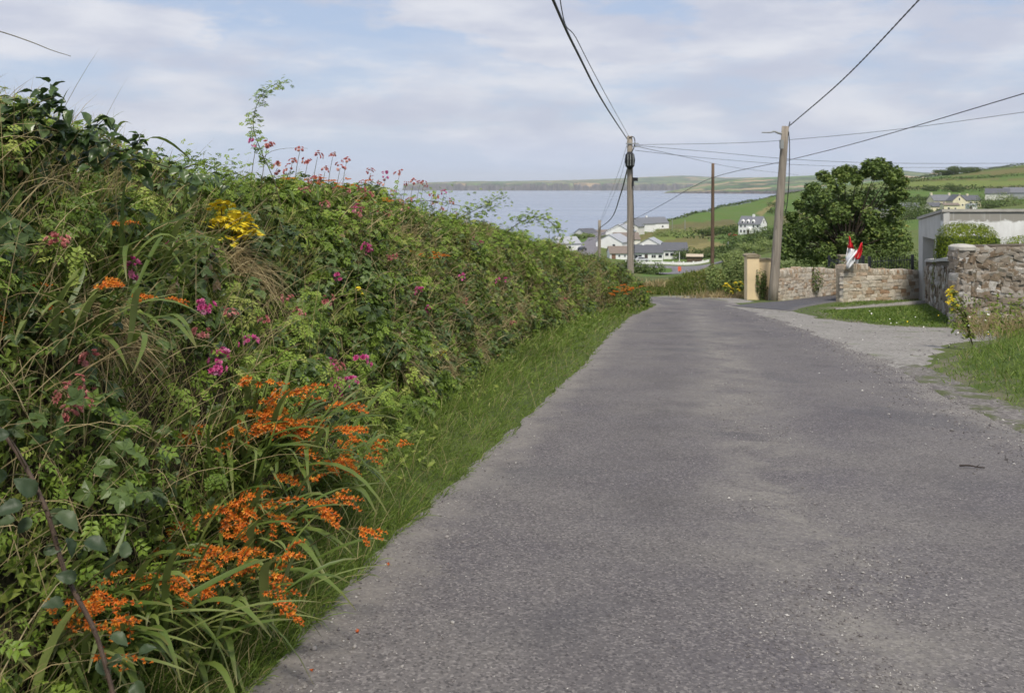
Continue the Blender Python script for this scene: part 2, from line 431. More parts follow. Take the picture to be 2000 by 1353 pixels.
# far coast across the bay
def coast(name, prof, D0, depth, seed, mat):
    """prof rows: px, py of cliff top, py of skyline; waterline lies on the sea at distance D0(px)"""
    px = np.array([p[0] for p in prof], float); xs = np.linspace(px[0], px[-1], 260)
    d0 = np.interp(xs, px, [D0(p) for p in px]) * (1 + .012*wobble(xs, 0*xs, 0, .05, seed) + .006*wobble(xs, 0*xs, 0, .25, seed+1))
    cl = np.interp(xs, px, [p[1] for p in prof]); sk = np.interp(xs, px, [p[2] for p in prof])
    cl = cl + .5*wobble(xs, 0*xs, 0, .12, seed+2); sk = sk + .35*wobble(xs, 0*xs, 0, .09, seed+3)
    us = np.r_[-.02, 0, .012, .02, .03, np.linspace(.08, 1.0, 26), 1.15, 1.4]
    v = []
    for u in us:
        d = d0 + depth*max(u, 0)*1.0
        zc = CAMZ + (HY-cl)/F*(d0 + depth*.03); zs = CAMZ + (HY-sk)/F*(d0+depth)
        if u <= 0: z = np.full_like(xs, SEA - (5 if u < 0 else 0))
        elif u <= .03: z = SEA + (zc-SEA)*(.15+.85*(u/.03)**.7)
        elif u <= 1: z = zc + (zs-zc)*((u-.03)/.97)**1.05 + wobble(xs*.05, 0*xs, u*8, 1.5, seed+5)*3*math.sin((u-.03)*math.pi)
        else: z = zs - (zs-SEA)*(u-1)/.4*.8
        v.append(np.stack([(xs-CX)/F*d, d, z], -1))
    v = np.array(v); ix = np.arange(v.shape[0]*v.shape[1]).reshape(v.shape[:2])
    me = mesh_np(name, v.reshape(-1, 3), np.stack([ix[:-1, :-1], ix[:-1, 1:], ix[1:, 1:], ix[1:, :-1]], -1).reshape(-1, 4))
    vattr(me, 'inland', np.repeat(us, len(xs)))
    o = link(name, me, mat); tag(o, kind='structure'); return o
def mat_coast():
    q = Nodes('coast_fields'); c = q.coord()
    vor = q.voro(q.mapping(c, (.0030, .0042, 0)), 1.0, 'Color'); sp = q.n('ShaderNodeSeparateColor'); q.set(sp.inputs[0], vor)
    fields = q.ramp(sp.outputs[0], [(0, (.05, .09, .025)), (.3, (.11, .185, .042)), (.5, (.07, .125, .032)), (.68, (.17, .20, .065)), (.82, (.36, .26, .14)), (1, (.08, .12, .04))], 'CONSTANT')
    edge = q.n('ShaderNodeTexVoronoi', feature='DISTANCE_TO_EDGE'); q.set(edge.inputs['Vector'], q.mapping(c, (.0030, .0042, 0))); edge.inputs['Scale'].default_value = 1.0
    fields = q.mix(q.fr(edge.outputs[0], .03, .06, .75, 0), fields, (.03, .05, .02))
    wood = q.fr(q.noise(c, .004, 5), .60, .66); fields = q.mix(wood, fields, (.028, .045, .022))
    rock = q.mix(q.fr(q.noise(q.mapping(c, (.02, .02, .004)), 1.0, 6), .35, .65), (.030, .027, .028), (.13, .105, .088))
    k = q.mix(q.fr(q.math('ADD', q.attr('inland'), q.fr(q.noise(c, .01, 4), .3, .7, -.02, .02)), .018, .034), rock, fields)
    return q.done(q.bsdf(k, .95, .1))
MC = mat_coast()
coast('headland', [(786,371,369),(792,363,360),(830,359.5,356.5),(900,358.5,354),(1000,359,353.5),(1100,358,352),(1200,358,349),(1260,359,346),(1330,359,343),(1420,361,347),(1520,362,346),(1700,360,345),(2000,360,345)],
      lambda p: np.interp(p, [786, 1250, 1700], [11800, 11200, 11000]), 3200, 21, MC)
coast('headland', [(1292,377.8,377.4),(1305,376,374),(1340,374,367),(1380,373.5,355),(1430,373,350),(1500,372,346.5),(1560,371,344),(1620,370,341),(1700,368,337),(1760,366,333),(1800,365,337),(1900,364,341),(2100,364,345)],
      lambda p: np.interp(p, [1292, 1500, 2100], [6500, 6000, 5600]), 1900, 43, MC)

# ------------------------------------------------------------------ road, apron, driveway, verges
EDGE_Y = np.array([-25, -3, 2, 3.4, 5.2, 7.5, 10, 13.5, 20, 26, 31.0])
EDGE_X = np.array([-3.2, -1.55, -1.08, -.91, -.64, -.17, .34, 1.05, 2.2, 3.4, 4.75])
RIGHT_Y = np.array([-25, -3, 3.4, 8.4, 11, 13.8, 17, 20, 26, 31, 34])
RIGHT_X = np.array([1.5, 3.2, 4.1, 4.67, 5.1, 5.75, 6.25, 6.75, 7.45, 7.9, 8.3])
def road_left(Y): return np.interp(Y, EDGE_Y, EDGE_X)
def road_right(Y): return np.interp(Y, RIGHT_Y, RIGHT_X)
def strip(name, left, right, mat, lift, n=120, m=14, rag=0.0, kind='structure', sink=0.0):
    a = spline(np.c_[np.array(left), np.zeros(len(left))], n)[:, :2]; b = spline(np.c_[np.array(right), np.zeros(len(right))], n)[:, :2]
    if rag:
        a[:, 0] += rag*wobble(a[:, 0], a[:, 1], 0, 4, 3); b[:, 0] += rag*wobble(b[:, 0], b[:, 1], 0, 4, 4)
    u = np.r_[0, .02, np.linspace(.05, .95, m-4), .98, 1]
    p = a[:, None]*(1-u)[None, :, None] + b[:, None]*u[None, :, None]
    d_ = np.minimum(u, 1-u)[None]*np.linalg.norm(b-a, axis=1)[:, None]
    z = gz(p[..., 0], p[..., 1]) + lift - sink*(1-smoothstep(0, .12, d_))
    ix = np.arange(n*m).reshape(n, m)
    me = mesh_np(name, np.concatenate([p, z[..., None]], -1).reshape(-1, 3), np.stack([ix[:-1, :-1], ix[:-1, 1:], ix[1:, 1:], ix[1:, :-1]], -1).reshape(-1, 4), smooth=True)
    d = np.minimum(u, 1-u)[None]*np.linalg.norm(b-a, axis=1)[:, None]
    vattr(me, 'edge', d); vattr(me, 'across', np.broadcast_to(u, (n, m)))
    return tag(link(name, me, mat), kind=kind)
def mat_asphalt(name, c0, c1, dust, wear=True):
    q = Nodes(name); c = q.coord()
    grit = q.noise(c, 110, 3, .7); chips = q.voro(c, 88, 'Color'); cs = q.n('ShaderNodeSeparateColor'); q.set(cs.inputs[0], chips)
    big = q.noise(c, .55, 5, .6, .4); mid = q.noise(c, 2.6, 6, .6)
    k = q.mix(q.fr(big, .35, .65), c0, c1)
    k = q.mix(q.fr(mid, .48, .72, 0, .25), k, tuple(v*.75 for v in c0))
    k = q.mix(q.fr(cs.outputs[0], .6, 1.0, 0, .62), k, tuple(min(1, v*2.0) for v in c1))          # pale aggregate
    k = q.mix(q.fr(cs.outputs[1], .65, 1.0, 0, .65), k, tuple(v*.36 for v in c0))                       # dark binder pits
    k = q.mix(q.fr(grit, .58, .78, 0, .5), k, tuple(min(1, v*2.2) for v in c1))
    if wear:
        ac = q.attr('across')
        crown = q.math('MULTIPLY', q.fr(q.math('ABSOLUTE', q.math('SUBTRACT', q.math('ADD', ac, q.fr(q.noise(c, .5, 3), .3, .7, -.06, .06)), .47)), .02, .13, 1, 0), q.fr(q.noise(c, 1.6, 6, .65, .3), .42, .60))
        crown = q.math('MULTIPLY', crown, q.fr(q.noise(c, 26, 5, .7), .38, .60, .25, 1)); k = q.mix(q.math('MULTIPLY', crown, .85), k, (.25, .232, .20))
        trk = q.math('MULTIPLY', q.fr(q.math('ABSOLUTE', q.math('SUBTRACT', q.math('ABSOLUTE', q.math('SUBTRACT', ac, .5)), .22)), .02, .12, 1, 0), q.fr(q.noise(c, .9, 4), .4, .7)); k = q.mix(q.math('MULTIPLY', trk, .42), k, tuple(v*.62 for v in c0))   # polished wheel tracks
        patch = q.fr(q.noise(c, .33, 3, .5, .8), .585, .625); k = q.mix(q.math('MULTIPLY', patch, .28), k, (.062, .062, .070))   # tarred patches
    e = q.fr(q.math('ADD', q.attr('edge'), q.fr(q.noise(c, 2.2, 6, .65), .3, .7, -.26, .26)), .05, .42, .85, 0)
    k = q.mix(q.math('MULTIPLY', e, q.fr(q.noise(c, 30, 4), .35, .65, .5, 1)), k, dust)
    h = q.math('ADD', q.math('MULTIPLY', cs.outputs[0], .6), grit)
    return q.done(q.bsdf(k, q.fr(mid, .3, .7, .74, .9), .3, q.bump(h, .55, .008)))
DUST = (.235, .215, .190)
m_road = mat_asphalt('road_asphalt', (.104, .094, .099), (.152, .139, .129), DUST)
ly = np.r_[-25, -12, -3, 2, 3.4, 5.2, 7.5, 10, 13.5, 17, 20, 23, 26, 29, 31]
lft = [(float(road_left(y)) - .06, y) for y in ly] + [(5.15, 33), (4.9, 34.9), (3.6, 36.2), (1, 37.2), (-4, 38.2), (-12, 39)]
ry = np.r_[-25, -12, -3, 2, 3.4, 5.2, 8.4, 11, 13.8, 17, 20, 23, 26, 29, 31]
rgt = [(float(road_right(y)), y) for y in ry] + [(8.1, 33), (8.25, 36), (7.4, 38.6), (4, 40.6), (-2, 42.2), (-12, 43)]
road = strip('road', lft, rgt, m_road, .012, 260, 26, .05)

def sheet(name, poly, mat, lift, res=.35, dome=0.0, kind='structure', ragged=.12):
    """ground patch inside a smoothed polygon, swelling by dome away from its edge"""
    from mathutils.geometry import delaunay_2d_cdt
    pts = spline(np.c_[np.array(poly + poly[:1], float), np.zeros(len(poly)+1)], 140)[:-1, :2]
    pts = pts + ragged*np.stack([wobble(pts[:, 0], pts[:, 1], 0, 3, 8), wobble(pts[:, 0], pts[:, 1], 0, 3, 9)], -1)
    lo, hi = pts.min(0), pts.max(0); gx, gy = np.meshgrid(np.arange(lo[0], hi[0], res), np.arange(lo[1], hi[1], res)); g = np.c_[gx.ravel(), gy.ravel()]
    g = g[in_poly(g[:, 0], g[:, 1], [tuple(q) for q in pts]) & (edge_dist(g, pts) > res*.4)]
    n = len(pts); allp = np.vstack([pts, g]); r_ = delaunay_2d_cdt([Vector(q) for q in allp], [(i, (i+1) % n) for i in range(n)], [], 1, 1e-4)
    v = np.array([tuple(q) for q in r_[0]]); f = np.array([t for t in r_[2] if len(t) == 3]); e = edge_dist(v, pts)
    z = gz(v[:, 0], v[:, 1]) + lift + dome*smoothstep(0, 2.5, e) - (lift+.03)*(1-smoothstep(0, .45 if dome else .22, e))
    me = mesh_np(name, np.c_[v, z], f, smooth=True); vattr(me, 'edge', e); vattr(me, 'across', e*0)
    return tag(link(name, me, mat), kind=kind), pts
def edge_dist(p, poly):
    a = poly; b = np.roll(poly, -1, 0); d = b-a; t = np.clip(((p[:, None]-a)*d).sum(-1)/((d*d).sum(-1)+1e-12), 0, 1); return np.linalg.norm(p[:, None]-a-t[..., None]*d, axis=-1).min(1)
def mat_gravel():
    q = Nodes('gravel_apron_dust'); c = q.coord()
    v = q.voro(c, 26, 'Color'); s = q.n('ShaderNodeSeparateColor'); q.set(s.inputs[0], v)
    k = q.mix(q.fr(q.noise(c, .8, 6, .6), .3, .7), (.20, .187, .168), (.275, .26, .236))
    k = q.mix(q.fr(s.outputs[0], .3, 1, 0, .55), k, (.37, .35, .325)); k = q.mix(q.fr(s.outputs[1], .6, 1, 0, .6), k, (.11, .10, .09))
    k = q.mix(q.fr(q.noise(c, 1.3, 5, .6), .58, .68, 0, .55), k, (.10, .125, .045))
    return q.done(q.bsdf(k, .95, .2, q.bump(q.math('ADD', s.outputs[0], q.noise(c, 60, 3)), .6, .012)))
m_gravel = mat_gravel()
sheet('gravel_apron', [(7.2, 33), (8.9, 30.6), (8.9, 28), (8.6, 25), (9.3, 22.6), (11.5, 21.3), (11.2, 18.5), (8.6, 17.6), (6.4, 13.9), (5.5, 13.2), (5.6, 15), (6.0, 18), (6.5, 22), (7.0, 27), (7.1, 31)], m_gravel, .020)
sheet('gravel_apron', [(7.6, 33.6), (8.2, 36.5), (7.6, 38.8), (6.0, 39.9), (7.4, 40.6), (9.2, 39.6), (9.6, 37.6), (9.2, 34.6)], m_gravel, .018, ragged=.08)
m_drive = mat_asphalt('driveway_asphalt', (.070, .068, .074), (.095, .091, .096), (.15, .14, .13), False)
def driveway():
    a = [(7.4, 31.6), (9.0, 33.9), (10.3, 35.3), (12.2, 38.2), (14.5, 41.3), (16.5, 46)]
    b = [(8.6, 28.4), (10.0, 31.2), (11.2, 33.2), (12.35, 35.0), (15.2, 39.5), (18.5, 46)]
    strip('driveway', a, b, m_drive, .030, 60, 12, .03, sink=.06)
driveway()
def mat_lawn(name, a, b, d):
    q = Nodes(name); c = q.coord(); soil = q.fr(q.math('ADD', q.attr('edge'), q.fr(q.noise(c, 2.0, 6, .65), .3, .7, -.5, .5)), .1, .6, 1, 0)
    k = q.mix(q.fr(q.noise(c, 1.2, 6), .3, .7), a, b); k = q.mix(q.fr(q.noise(c, 22, 5, .7), .45, .75, 0, .8), k, d); k = q.mix(q.math('MULTIPLY', soil, .85), k, (.19, .165, .125))
    return q.done(q.bsdf(k, .95, .12, q.bump(q.noise(c, 50, 4), .7, .03)))
q_ = Nodes('stony_shoulder'); c_ = q_.coord(); v_ = q_.n('ShaderNodeSeparateColor'); q_.set(v_.inputs[0], q_.voro(c_, 34, 'Color')); k_ = q_.mix(q_.fr(v_.outputs[0], .2, 1), (.115, .103, .098), (.25, .23, .21)); k_ = q_.mix(q_.fr(q_.noise(c_, 2.4, 6, .65), .46, .60, 0, .9), k_, (.085, .10, .035)); m_shoulder = q_.done(q_.bsdf(k_, .95, .2, q_.bump(v_.outputs[0], .8, .015)))
strip('gravel_shoulder', [(float(road_right(y))-.12, y) for y in (-3, 2, 4, 6, 8.4, 11, 13, 14)], [(float(road_right(y))+w, y) for y, w in ((-3, 1.0), (2, 1.0), (4, .95), (6, .85), (8.4, .75), (11, .65), (13, .55), (14, .45))], m_shoulder, .018, 80, 12, .08, sink=.06)
m_turf = mat_lawn('verge_turf', (.060, .105, .022), (.095, .135, .032), (.10, .095, .045))
LAWN = [(9.1, 28.3), (10.8, 29.2), (13.0, 31.0), (15.2, 33.0), (14.6, 31.2), (13.6, 28.5), (11.5, 21.9), (10.4, 20.9), (8.8, 22.0), (8.4, 25.0)]
_, lawn_pts = sheet('grass_patch', LAWN, m_turf, .035, dome=.06)
LAWN2 = [(9.3, 29.6), (11.0, 32.0), (12.6, 34.4), (14.8, 35.6), (16.2, 36.6), (15.6, 34.9), (13.4, 32.6), (11.2, 30.4)]
_, lawn2_pts = sheet('grass_strip', LAWN2, m_turf, .045, dome=.05, ragged=.05)
VERGE = [(5.0, 8.0), (5.4, 11), (6.05, 13.6), (7.2, 15.4), (9.3, 18.2), (11.3, 20.9), (18, 21.2), (19, 14), (14, 5), (8, 2), (5.2, 4.5)]
_, verge_pts = sheet('roadside_verge', VERGE, m_turf, .040, dome=.40)
m_conc = m_plain('pale_concrete', (.40, .38, .34), .9, .2, .18, 2.5, .3)
strip('garden_path', [(10.3, 29.55), (12.2, 31.35), (14.4, 33.4), (16.0, 35.3)], [(10.38, 29.45), (12.32, 31.22), (14.58, 33.2), (16.2, 35.0)], m_gravel, .10, 40, 9, .05, sink=.14)

# lower road and the village street, 150 to 520 m away, draped on the slope
m_road2 = mat_asphalt('lower_road_asphalt', (.145, .135, .145), (.175, .165, .172), DUST, False)
def drape(name, pts, w, mat, lift=.2):
    c = spline(np.array([((p-CX)/F*Y, Y, 0) for p, Y in pts]), 70)[:, :2]
    t = np.gradient(c, axis=0); t /= np.linalg.norm(t, axis=1, keepdims=True); s = np.stack([t[:, 1], -t[:, 0]], -1)
    w = np.interp(np.linspace(0, 1, 70), np.linspace(0, 1, len(w)), w)[:, None]/2
    u = np.array([-1, -.9, -.6, -.3, 0, .3, .6, .9, 1]); p = c[:, None] + s[:, None]*w[:, None]*u[None, :, None]
    z = gz(p[..., 0], p[..., 1]) + lift - .8*(np.abs(u) > .99)[None] + smoothstep(120, 300, p[..., 1])*wobble(p[..., 0], p[..., 1], 0, .03, 5)*.8
    ix = np.arange(70*9).reshape(70, 9)
    me = mesh_np(name, np.concatenate([p, z[..., None]], -1).reshape(-1, 3), np.stack([ix[:-1, :-1], ix[:-1, 1:], ix[1:, 1:], ix[1:, :-1]], -1).reshape(-1, 4), smooth=True)
    vattr(me, 'edge', np.tile((1-np.abs(u))*w.mean(), 70)); vattr(me, 'across', np.tile(u, 70)*0)
    return tag(link(name, me, mat), kind='structure')
drape('lower_road', [(1160, 262), (1215, 268), (1260, 270), (1320, 266), (1380, 262), (1460, 250)], [7, 7, 7.5, 9, 8, 7], m_road2)
drape('lower_road', [(1350, 262), (1342, 240), (1330, 215), (1318, 192), (1308, 172)], [12, 8, 6.5, 6, 6], m_road2, .28)
drape('village_street', [(1120, 285), (1140, 320), (1152, 360), (1166, 400), (1180, 440), (1194, 490), (1204, 530)], [8, 8.5, 9, 9, 9, 9, 9], m_road2)

# ------------------------------------------------------------------ the flowering hedge bank on the left
HY_ = np.array([-8, 1.5, 3.2, 5, 6.6, 8, 11.5, 16, 20.5, 26, 29, 31.2, 32.4])
FOOT = road_left(HY_) - np.array([.6, .42, .40, .46, .66, .85, 1.2, 1.4, 1.25, .85, .5, .1, -.05])
CREST = np.array([-3.9, -3.0, -2.85, -2.75, -2.55, -2.32, -1.92, -.89, 0, 1.40, 2.9, 3.95, 4.5])
HGT = np.array([2.4, 2.4, 2.38, 2.32, 2.2, 2.2, 2.24, 2.05, 1.95, 1.78, 1.42, .88, .3])
def hedge_h(X, Y):
    """height of the bank with its growth above the ground, at ground positions"""
    f = np.interp(Y, HY_, FOOT); c = np.interp(Y, HY_, CREST); h = np.interp(Y, HY_, HGT)
    t = (f - X) / np.maximum(f - c, .05)
    tt = np.clip(t, 0, 1); up = .55*np.sin(tt*np.pi/2)**.9 + .45*tt**.9
    back = 1 - smoothstep(2.0, 3.4, t)
    return h*np.where(t < 1, up, back)*(t > 0)
def hedge_z(X, Y): return -SLOPE*Y + hedge_h(X, Y)
def lump(X, Y, Z): return .15*wobble(X, Y, Z, 2.0, 31) + .08*wobble(X, Y, Z, 5.2, 32)
def hedge_pt(Y, t):
    f = np.interp(Y, HY_, FOOT); c = np.interp(Y, HY_, CREST); X = f - t*(f-c)
    return X, hedge_z(X, Y)
def hedge_normal(X, Y):
    e = .03; gx = (hedge_z(X+e, Y)-hedge_z(X-e, Y))/(2*e); gy = (hedge_z(X, Y+e)-hedge_z(X, Y-e))/(2*e)
    n = np.stack([-gx, -gy, np.ones_like(gx)], -1); return n/np.linalg.norm(n, axis=-1, keepdims=True)
def hedge_hit(px, py):
    """first point where the sight line meets the hedge or the ground"""
    Y = np.linspace(1.4, 45, 6000); X = (px-CX)/F*Y; Z = CAMZ + (HY-py)/F*Y
    hit = np.nonzero(Z < hedge_z(X, Y) + .03)[0]
    i = hit[0] if len(hit) else int(np.argmin(np.abs(Z - hedge_z(X, Y)) + 4*(np.abs(X-np.interp(Y, HY_, CREST)))))
    return np.array((X[i], Y[i], Z[i]))
def bank_mesh():
    Ys = np.concatenate([np.linspace(-8, 2, 30)[:-1], np.linspace(2, 14, 170)[:-1], np.linspace(14, 32.4, 134)]); ts = np.linspace(0, 3.4, 52)
    Yg, Tg = np.meshgrid(Ys, ts, indexing='ij'); X, Z = hedge_pt(Yg, Tg)
    n = hedge_normal(X, Yg); inset = -.16*smoothstep(0, .25, Tg)*np.minimum(1, np.interp(Yg, HY_, HGT)) + lump(X, Yg, Z)*smoothstep(0, .3, Tg)*.9
    V = np.stack([X, Yg, Z], -1) + n*inset[..., None]
    V[..., 2] = np.maximum(V[..., 2], -SLOPE*V[..., 1]-.05)
    ix = np.arange(V.shape[0]*V.shape[1]).reshape(V.shape[:2])
    me = mesh_np('hedge_bank', V.reshape(-1, 3), np.stack([ix[:-1, :-1], ix[:-1, 1:], ix[1:, 1:], ix[1:, :-1]], -1).reshape(-1, 4), smooth=True)
    q = Nodes('hedge_bank_earth'); c = q.coord()
    k = q.mix(q.fr(q.noise(c, 2.2, 6), .35, .65), (.022, .024, .012), (.060, .048, .026)); k = q.mix(q.fr(q.noise(q.mapping(c, (30, 30, 4)), 1.0, 4), .5, .75, 0, .8), k, (.10, .085, .045))
    tag(link('hedge_bank', me, q.done(q.bsdf(k, .95, .1, q.bump(q.noise(c, 18, 6), 1.0, .06)))), kind='structure')
bank_mesh()

def sample_hedge(n, t0, t1, y0, y1, rng, power=1.6, lift=(.0, .16)):
    """points over the hedge face, denser close by as the eye sees them"""
    u = rng.random(n); k = 1-power
    Y = (y0**k + u*(y1**k - y0**k))**(1/k)
    t = rng.uniform(t0, t1, n); X, Z = hedge_pt(Y, t); nr = hedge_normal(X, Y)
    hh = np.minimum(1, np.interp(Y, HY_, HGT)/1.2)
    off = rng.uniform(lift[0], lift[1], n)*hh + lump(X, Y, Z)*smoothstep(0, .3, t)*hh - .04
    p = np.stack([X, Y, Z], -1) + nr*off[:, None]
    keep = (CX + F*p[:, 0]/p[:, 1] > -170) & (CX + F*p[:, 0]/p[:, 1] < 1500)
    return p[keep], nr[keep], t[keep]
def hedge_clumps(y0, y1, n, rad, seed):
    rg = np.random.default_rng(seed); c, nr, tt = sample_hedge(n, .02, 1.25, y0, y1, rg, 1.5, (-.06, .10))
    r = rg.uniform(*rad, len(c))*np.minimum(1, np.interp(c[:, 1], HY_, HGT)/1.0); return c, nr, tt, r, rg.normal(size=len(c)), rg.random(len(c))
def on_clumps(cl, n, rng, sel):
    """n leaves over the outer shells of the chosen clumps"""
    c, nr, tt, r, b, _ = cl; ids = np.nonzero(sel)[0]; w = r[ids]**2; i = ids[rng.choice(len(ids), n, p=w/w.sum())]
    d = rand_dirs(n, rng) + nr[i]*.75 + np.array((0, 0, .15)); d /= np.linalg.norm(d, axis=1, keepdims=True)
    p = c[i] + d*(r[i]*rng.uniform(.55, 1.08, n))[:, None]*np.array((1, 1.15, .9)); return p, d, tt[i], b[i]
SPECIES = lambda p, s: wobble(p[:, 0], p[:, 1], p[:, 2], 1.5, s)
def leaf_rot(nr, rng, up=.35, spread=.75, hang=.5):
    n = len(nr); z = nr + rand_dirs(n, rng)*spread + np.array((0, 0, up))
    f = rand_dirs(n, rng) + nr*.5 - np.array((0, 0, hang)); return frames(z, f)

m_rose = m_leaf('rose_leaf', [(0, (0.069, 0.110, 0.014)), (.45, (0.145, 0.224, 0.026)), (.8, (0.246, 0.345, 0.048)), (1, (0.356, 0.402, 0.090))], .5, .35, .3)
m_bramble = m_leaf('bramble_leaf', [(0, (0.040, 0.066, 0.017)), (.5, (0.085, 0.132, 0.031)), (.85, (0.139, 0.201, 0.051)), (.94, (0.186, 0.205, 0.069)), (1, (0.252, 0.161, 0.075))], .45, .4, .2)
m_herb = m_leaf('hedge_herb_leaf', [(0, (0.073, 0.112, 0.014)), (.5, (0.156, 0.217, 0.031)), (1, (0.263, 0.311, 0.061))], .55, .3, .3)
m_drygrass = m_leaf('dry_grass', [(0, (0.165, 0.121, 0.055)), (.5, (0.330, 0.259, 0.127)), (1, (0.506, 0.418, 0.231))], .7, .2, .2, patch=.25)
m_grass = m_leaf('verge_grass', [(0, (0.082, 0.136, 0.020)), (.5, (0.148, 0.224, 0.035)), (.85, (0.218, 0.278, 0.061)), (1, (0.393, 0.327, 0.154))], .55, .3, .3, tip=((.20, .20, .07), .8, .35))
m_longgrass = m_leaf('long_hedge_grass', [(0, (0.080, 0.132, 0.019)), (.5, (0.149, 0.209, 0.035)), (.8, (0.245, 0.274, 0.068)), (1, (0.388, 0.338, 0.114))], .55, .3, .3, tip=((.22, .17, .08), .6, .7))

def clear_zone(p, tt, rng): return (tt < .42) & (p[:, 1] < 5.4) & (rng.random(len(p)) < .8)          # room for the montbretia
def hedge_foliage():
    rng = np.random.default_rng(5)
    near = hedge_clumps(2.2, 9.5, 900, (.07, .19), 61); far = hedge_clumps(8.5, 32.0, 1300, (.10, .27), 62)
    kind = [SPECIES(c[0], 41)*.8 + (c[5]-.5)*1.6 for c in (near, far)]
    # rose sprays
    acc = Acc(); hi = pinnate(3, lod=4); lo = pinnate(2, .42, .26, lod=2)
    for n, cl, kd, t, sz in ((15500, near, kind[0], hi, (.055, .11)), (30000, far, kind[1], lo, (.075, .13))):
        p, nr, tt, br = on_clumps(cl, n, rng, kd > -.25); keep = ~clear_zone(p, tt, rng); p, nr, br = p[keep], nr[keep], br[keep]
        scatter(acc, t[0], t[1], p, leaf_rot(nr, rng, .45, .6), rng.uniform(*sz, len(p)), np.clip(.50 + .22*br + rng.normal(size=len(p))*.13, 0, 1))
    q, nr, tt = sample_hedge(190, .8, 1.15, 4.6, 27, rng, 1.25, (.0, .10))                                   # leafy shoots standing out of the crest
    for b0, n0 in zip(q, nr):
        m = 15; L = rng.uniform(.12, .40)*min(1, np.interp(b0[1], HY_, HGT)/1.5); d = n0*.4 + np.array((.1, -.1, 1.)) + rng.normal(size=3)*.35; d /= np.linalg.norm(d); u = rng.random(m)[:, None]; p = b0 + d*u*L - np.array((0, 0, .35*L))*u**2 + rng.normal(size=(m, 3))*.018
        scatter(acc, lo[0], lo[1], p, frames(rand_dirs(m, rng)*.6+np.array((0, -.2, .9)), rand_dirs(m, rng)), rng.uniform(.045, .085, m)*max(1, b0[1]/11), np.clip(rng.normal(.6, .2, m), 0, 1))
    tag(link('rose_foliage', acc.mesh('rose_foliage'), m_rose), 'light green rambling rose leaves smothering the hedge bank on the left', 'foliage', kind='stuff')
    # brambles
    acc = Acc(); hi = palmate(3, 8); lo = palmate(3, 2)
    for n, cl, kd, t, sz in ((6500, near, kind[0], hi, (.06, .115)), (14000, far, kind[1], lo, (.07, .13))):
        p, nr, tt, br = on_clumps(cl, n, rng, kd < -.1); keep = ~clear_zone(p, tt, rng); p, nr, br = p[keep], nr[keep], br[keep]
        scatter(acc, t[0], t[1], p, leaf_rot(nr, rng, .45, .6), rng.uniform(*sz, len(p)), np.clip(.48 + .2*br + rng.normal(size=len(p))*.15, 0, 1))
    tag(link('bramble_foliage', acc.mesh('bramble_foliage'), m_bramble), 'dark green bramble leaves tangled through the hedge bank', 'foliage', kind='stuff')
    # small herbs: vetch, bindweed, honeysuckle
    acc = Acc(); l1 = leaflet(1, .5, lod=2); l2 = leaflet(1, .55, lod=2)
    for n, y0, y1, t, sz in ((62000, 2.2, 9, l1, (.02, .05)), (42000, 8.5, 32.3, l2, (.035, .075))):
        p, nr, tt = sample_hedge(n, .0, 1.4, y0, y1, rng, 1.6, (-.10, .06)); kz = ~(clear_zone(p, tt, rng) & (rng.random(len(p)) < .6)); p, nr = p[kz], nr[kz]
        scatter(acc, t[0], t[1], p, leaf_rot(nr, rng, .4, .9), rng.uniform(*sz, len(p)), np.clip(rng.normal(.48, .22, len(p)) + .3*SPECIES(p, 49), 0, 1))
    tag(link('hedge_herbs', acc.mesh('hedge_herbs'), m_herb), 'small mixed wild leaves filling the hedge bank', 'foliage', kind='stuff')
    # dry stalks and thatch
    acc = Acc()
    for n, y0, y1, w, thr in ((12000, 2.2, 10, (.0025, .0055), .25), (16000, 9, 31.5, (.005, .010), -.05)):
        p, nr, tt = sample_hedge(n, .05, 1.05, y0, y1, rng, 1.5, (-.06, .10))
        keep = SPECIES(p, 44) + rng.normal(size=len(p))*.35 > thr; p, nr = p[keep], nr[keep]; m = len(p)
        d = nr*.35 + np.array((.05, 0, .75)) + rand_dirs(m, rng)*.55
        blades(acc, p, d, rng.uniform(.12, .5, m), rng.uniform(*w, m), rng.uniform(.05, .75, m), rng.random(m), 3, rng=rng)
        d2 = np.array((0, 0, -1)) + nr*.25 + rand_dirs(m, rng)*.35; sel = rng.random(m) < .6
        blades(acc, p[sel], d2[sel], rng.uniform(.15, .4, sel.sum()), rng.uniform(*w, sel.sum()), rng.uniform(0, .1, sel.sum()), rng.random(sel.sum()), 2, rng=rng)
    for px, py, r in ((905, 640, .32), (1150, 575, .4), (850, 700, .22), (780, 690, .2), (195, 640, .12), (470, 520, .2), (1090, 600, .3), (1000, 590, .25), (930, 700, .2)):   # hanging tufts of dead grass
        c = hedge_hit(px, py); m = 350
        p = c + rng.normal(size=(m, 3))*np.array((.35, .8, .8))*r*.9
        p[:, 2] = np.maximum(hedge_z(p[:, 0], p[:, 1]), c[2]-r) + .04
        d = np.array((.5, -.1, -.1)) + rand_dirs(m, rng)*.6 + np.array((0, 0, .5))*rng.random((m, 1))
        blades(acc, p, d, rng.uniform(.15, .4, m), rng.uniform(.003, .006, m), rng.uniform(.4, 1.0, m), rng.random(m), 4, rng=rng)
    p, nr, tt = sample_hedge(1000, .15, .8, 2.6, 13, rng, 1.4, (.0, .16)); m = len(p)                    # long bleached stalks lying across the leaves
    blades(acc, p, rand_dirs(m, rng)*.55 + nr*.3 + np.array((.1, -.1, .8)), rng.uniform(.3, .75, m), rng.uniform(.002, .0042, m), rng.uniform(.1, .8, m), rng.uniform(.4, 1, m), 5, rng=rng)
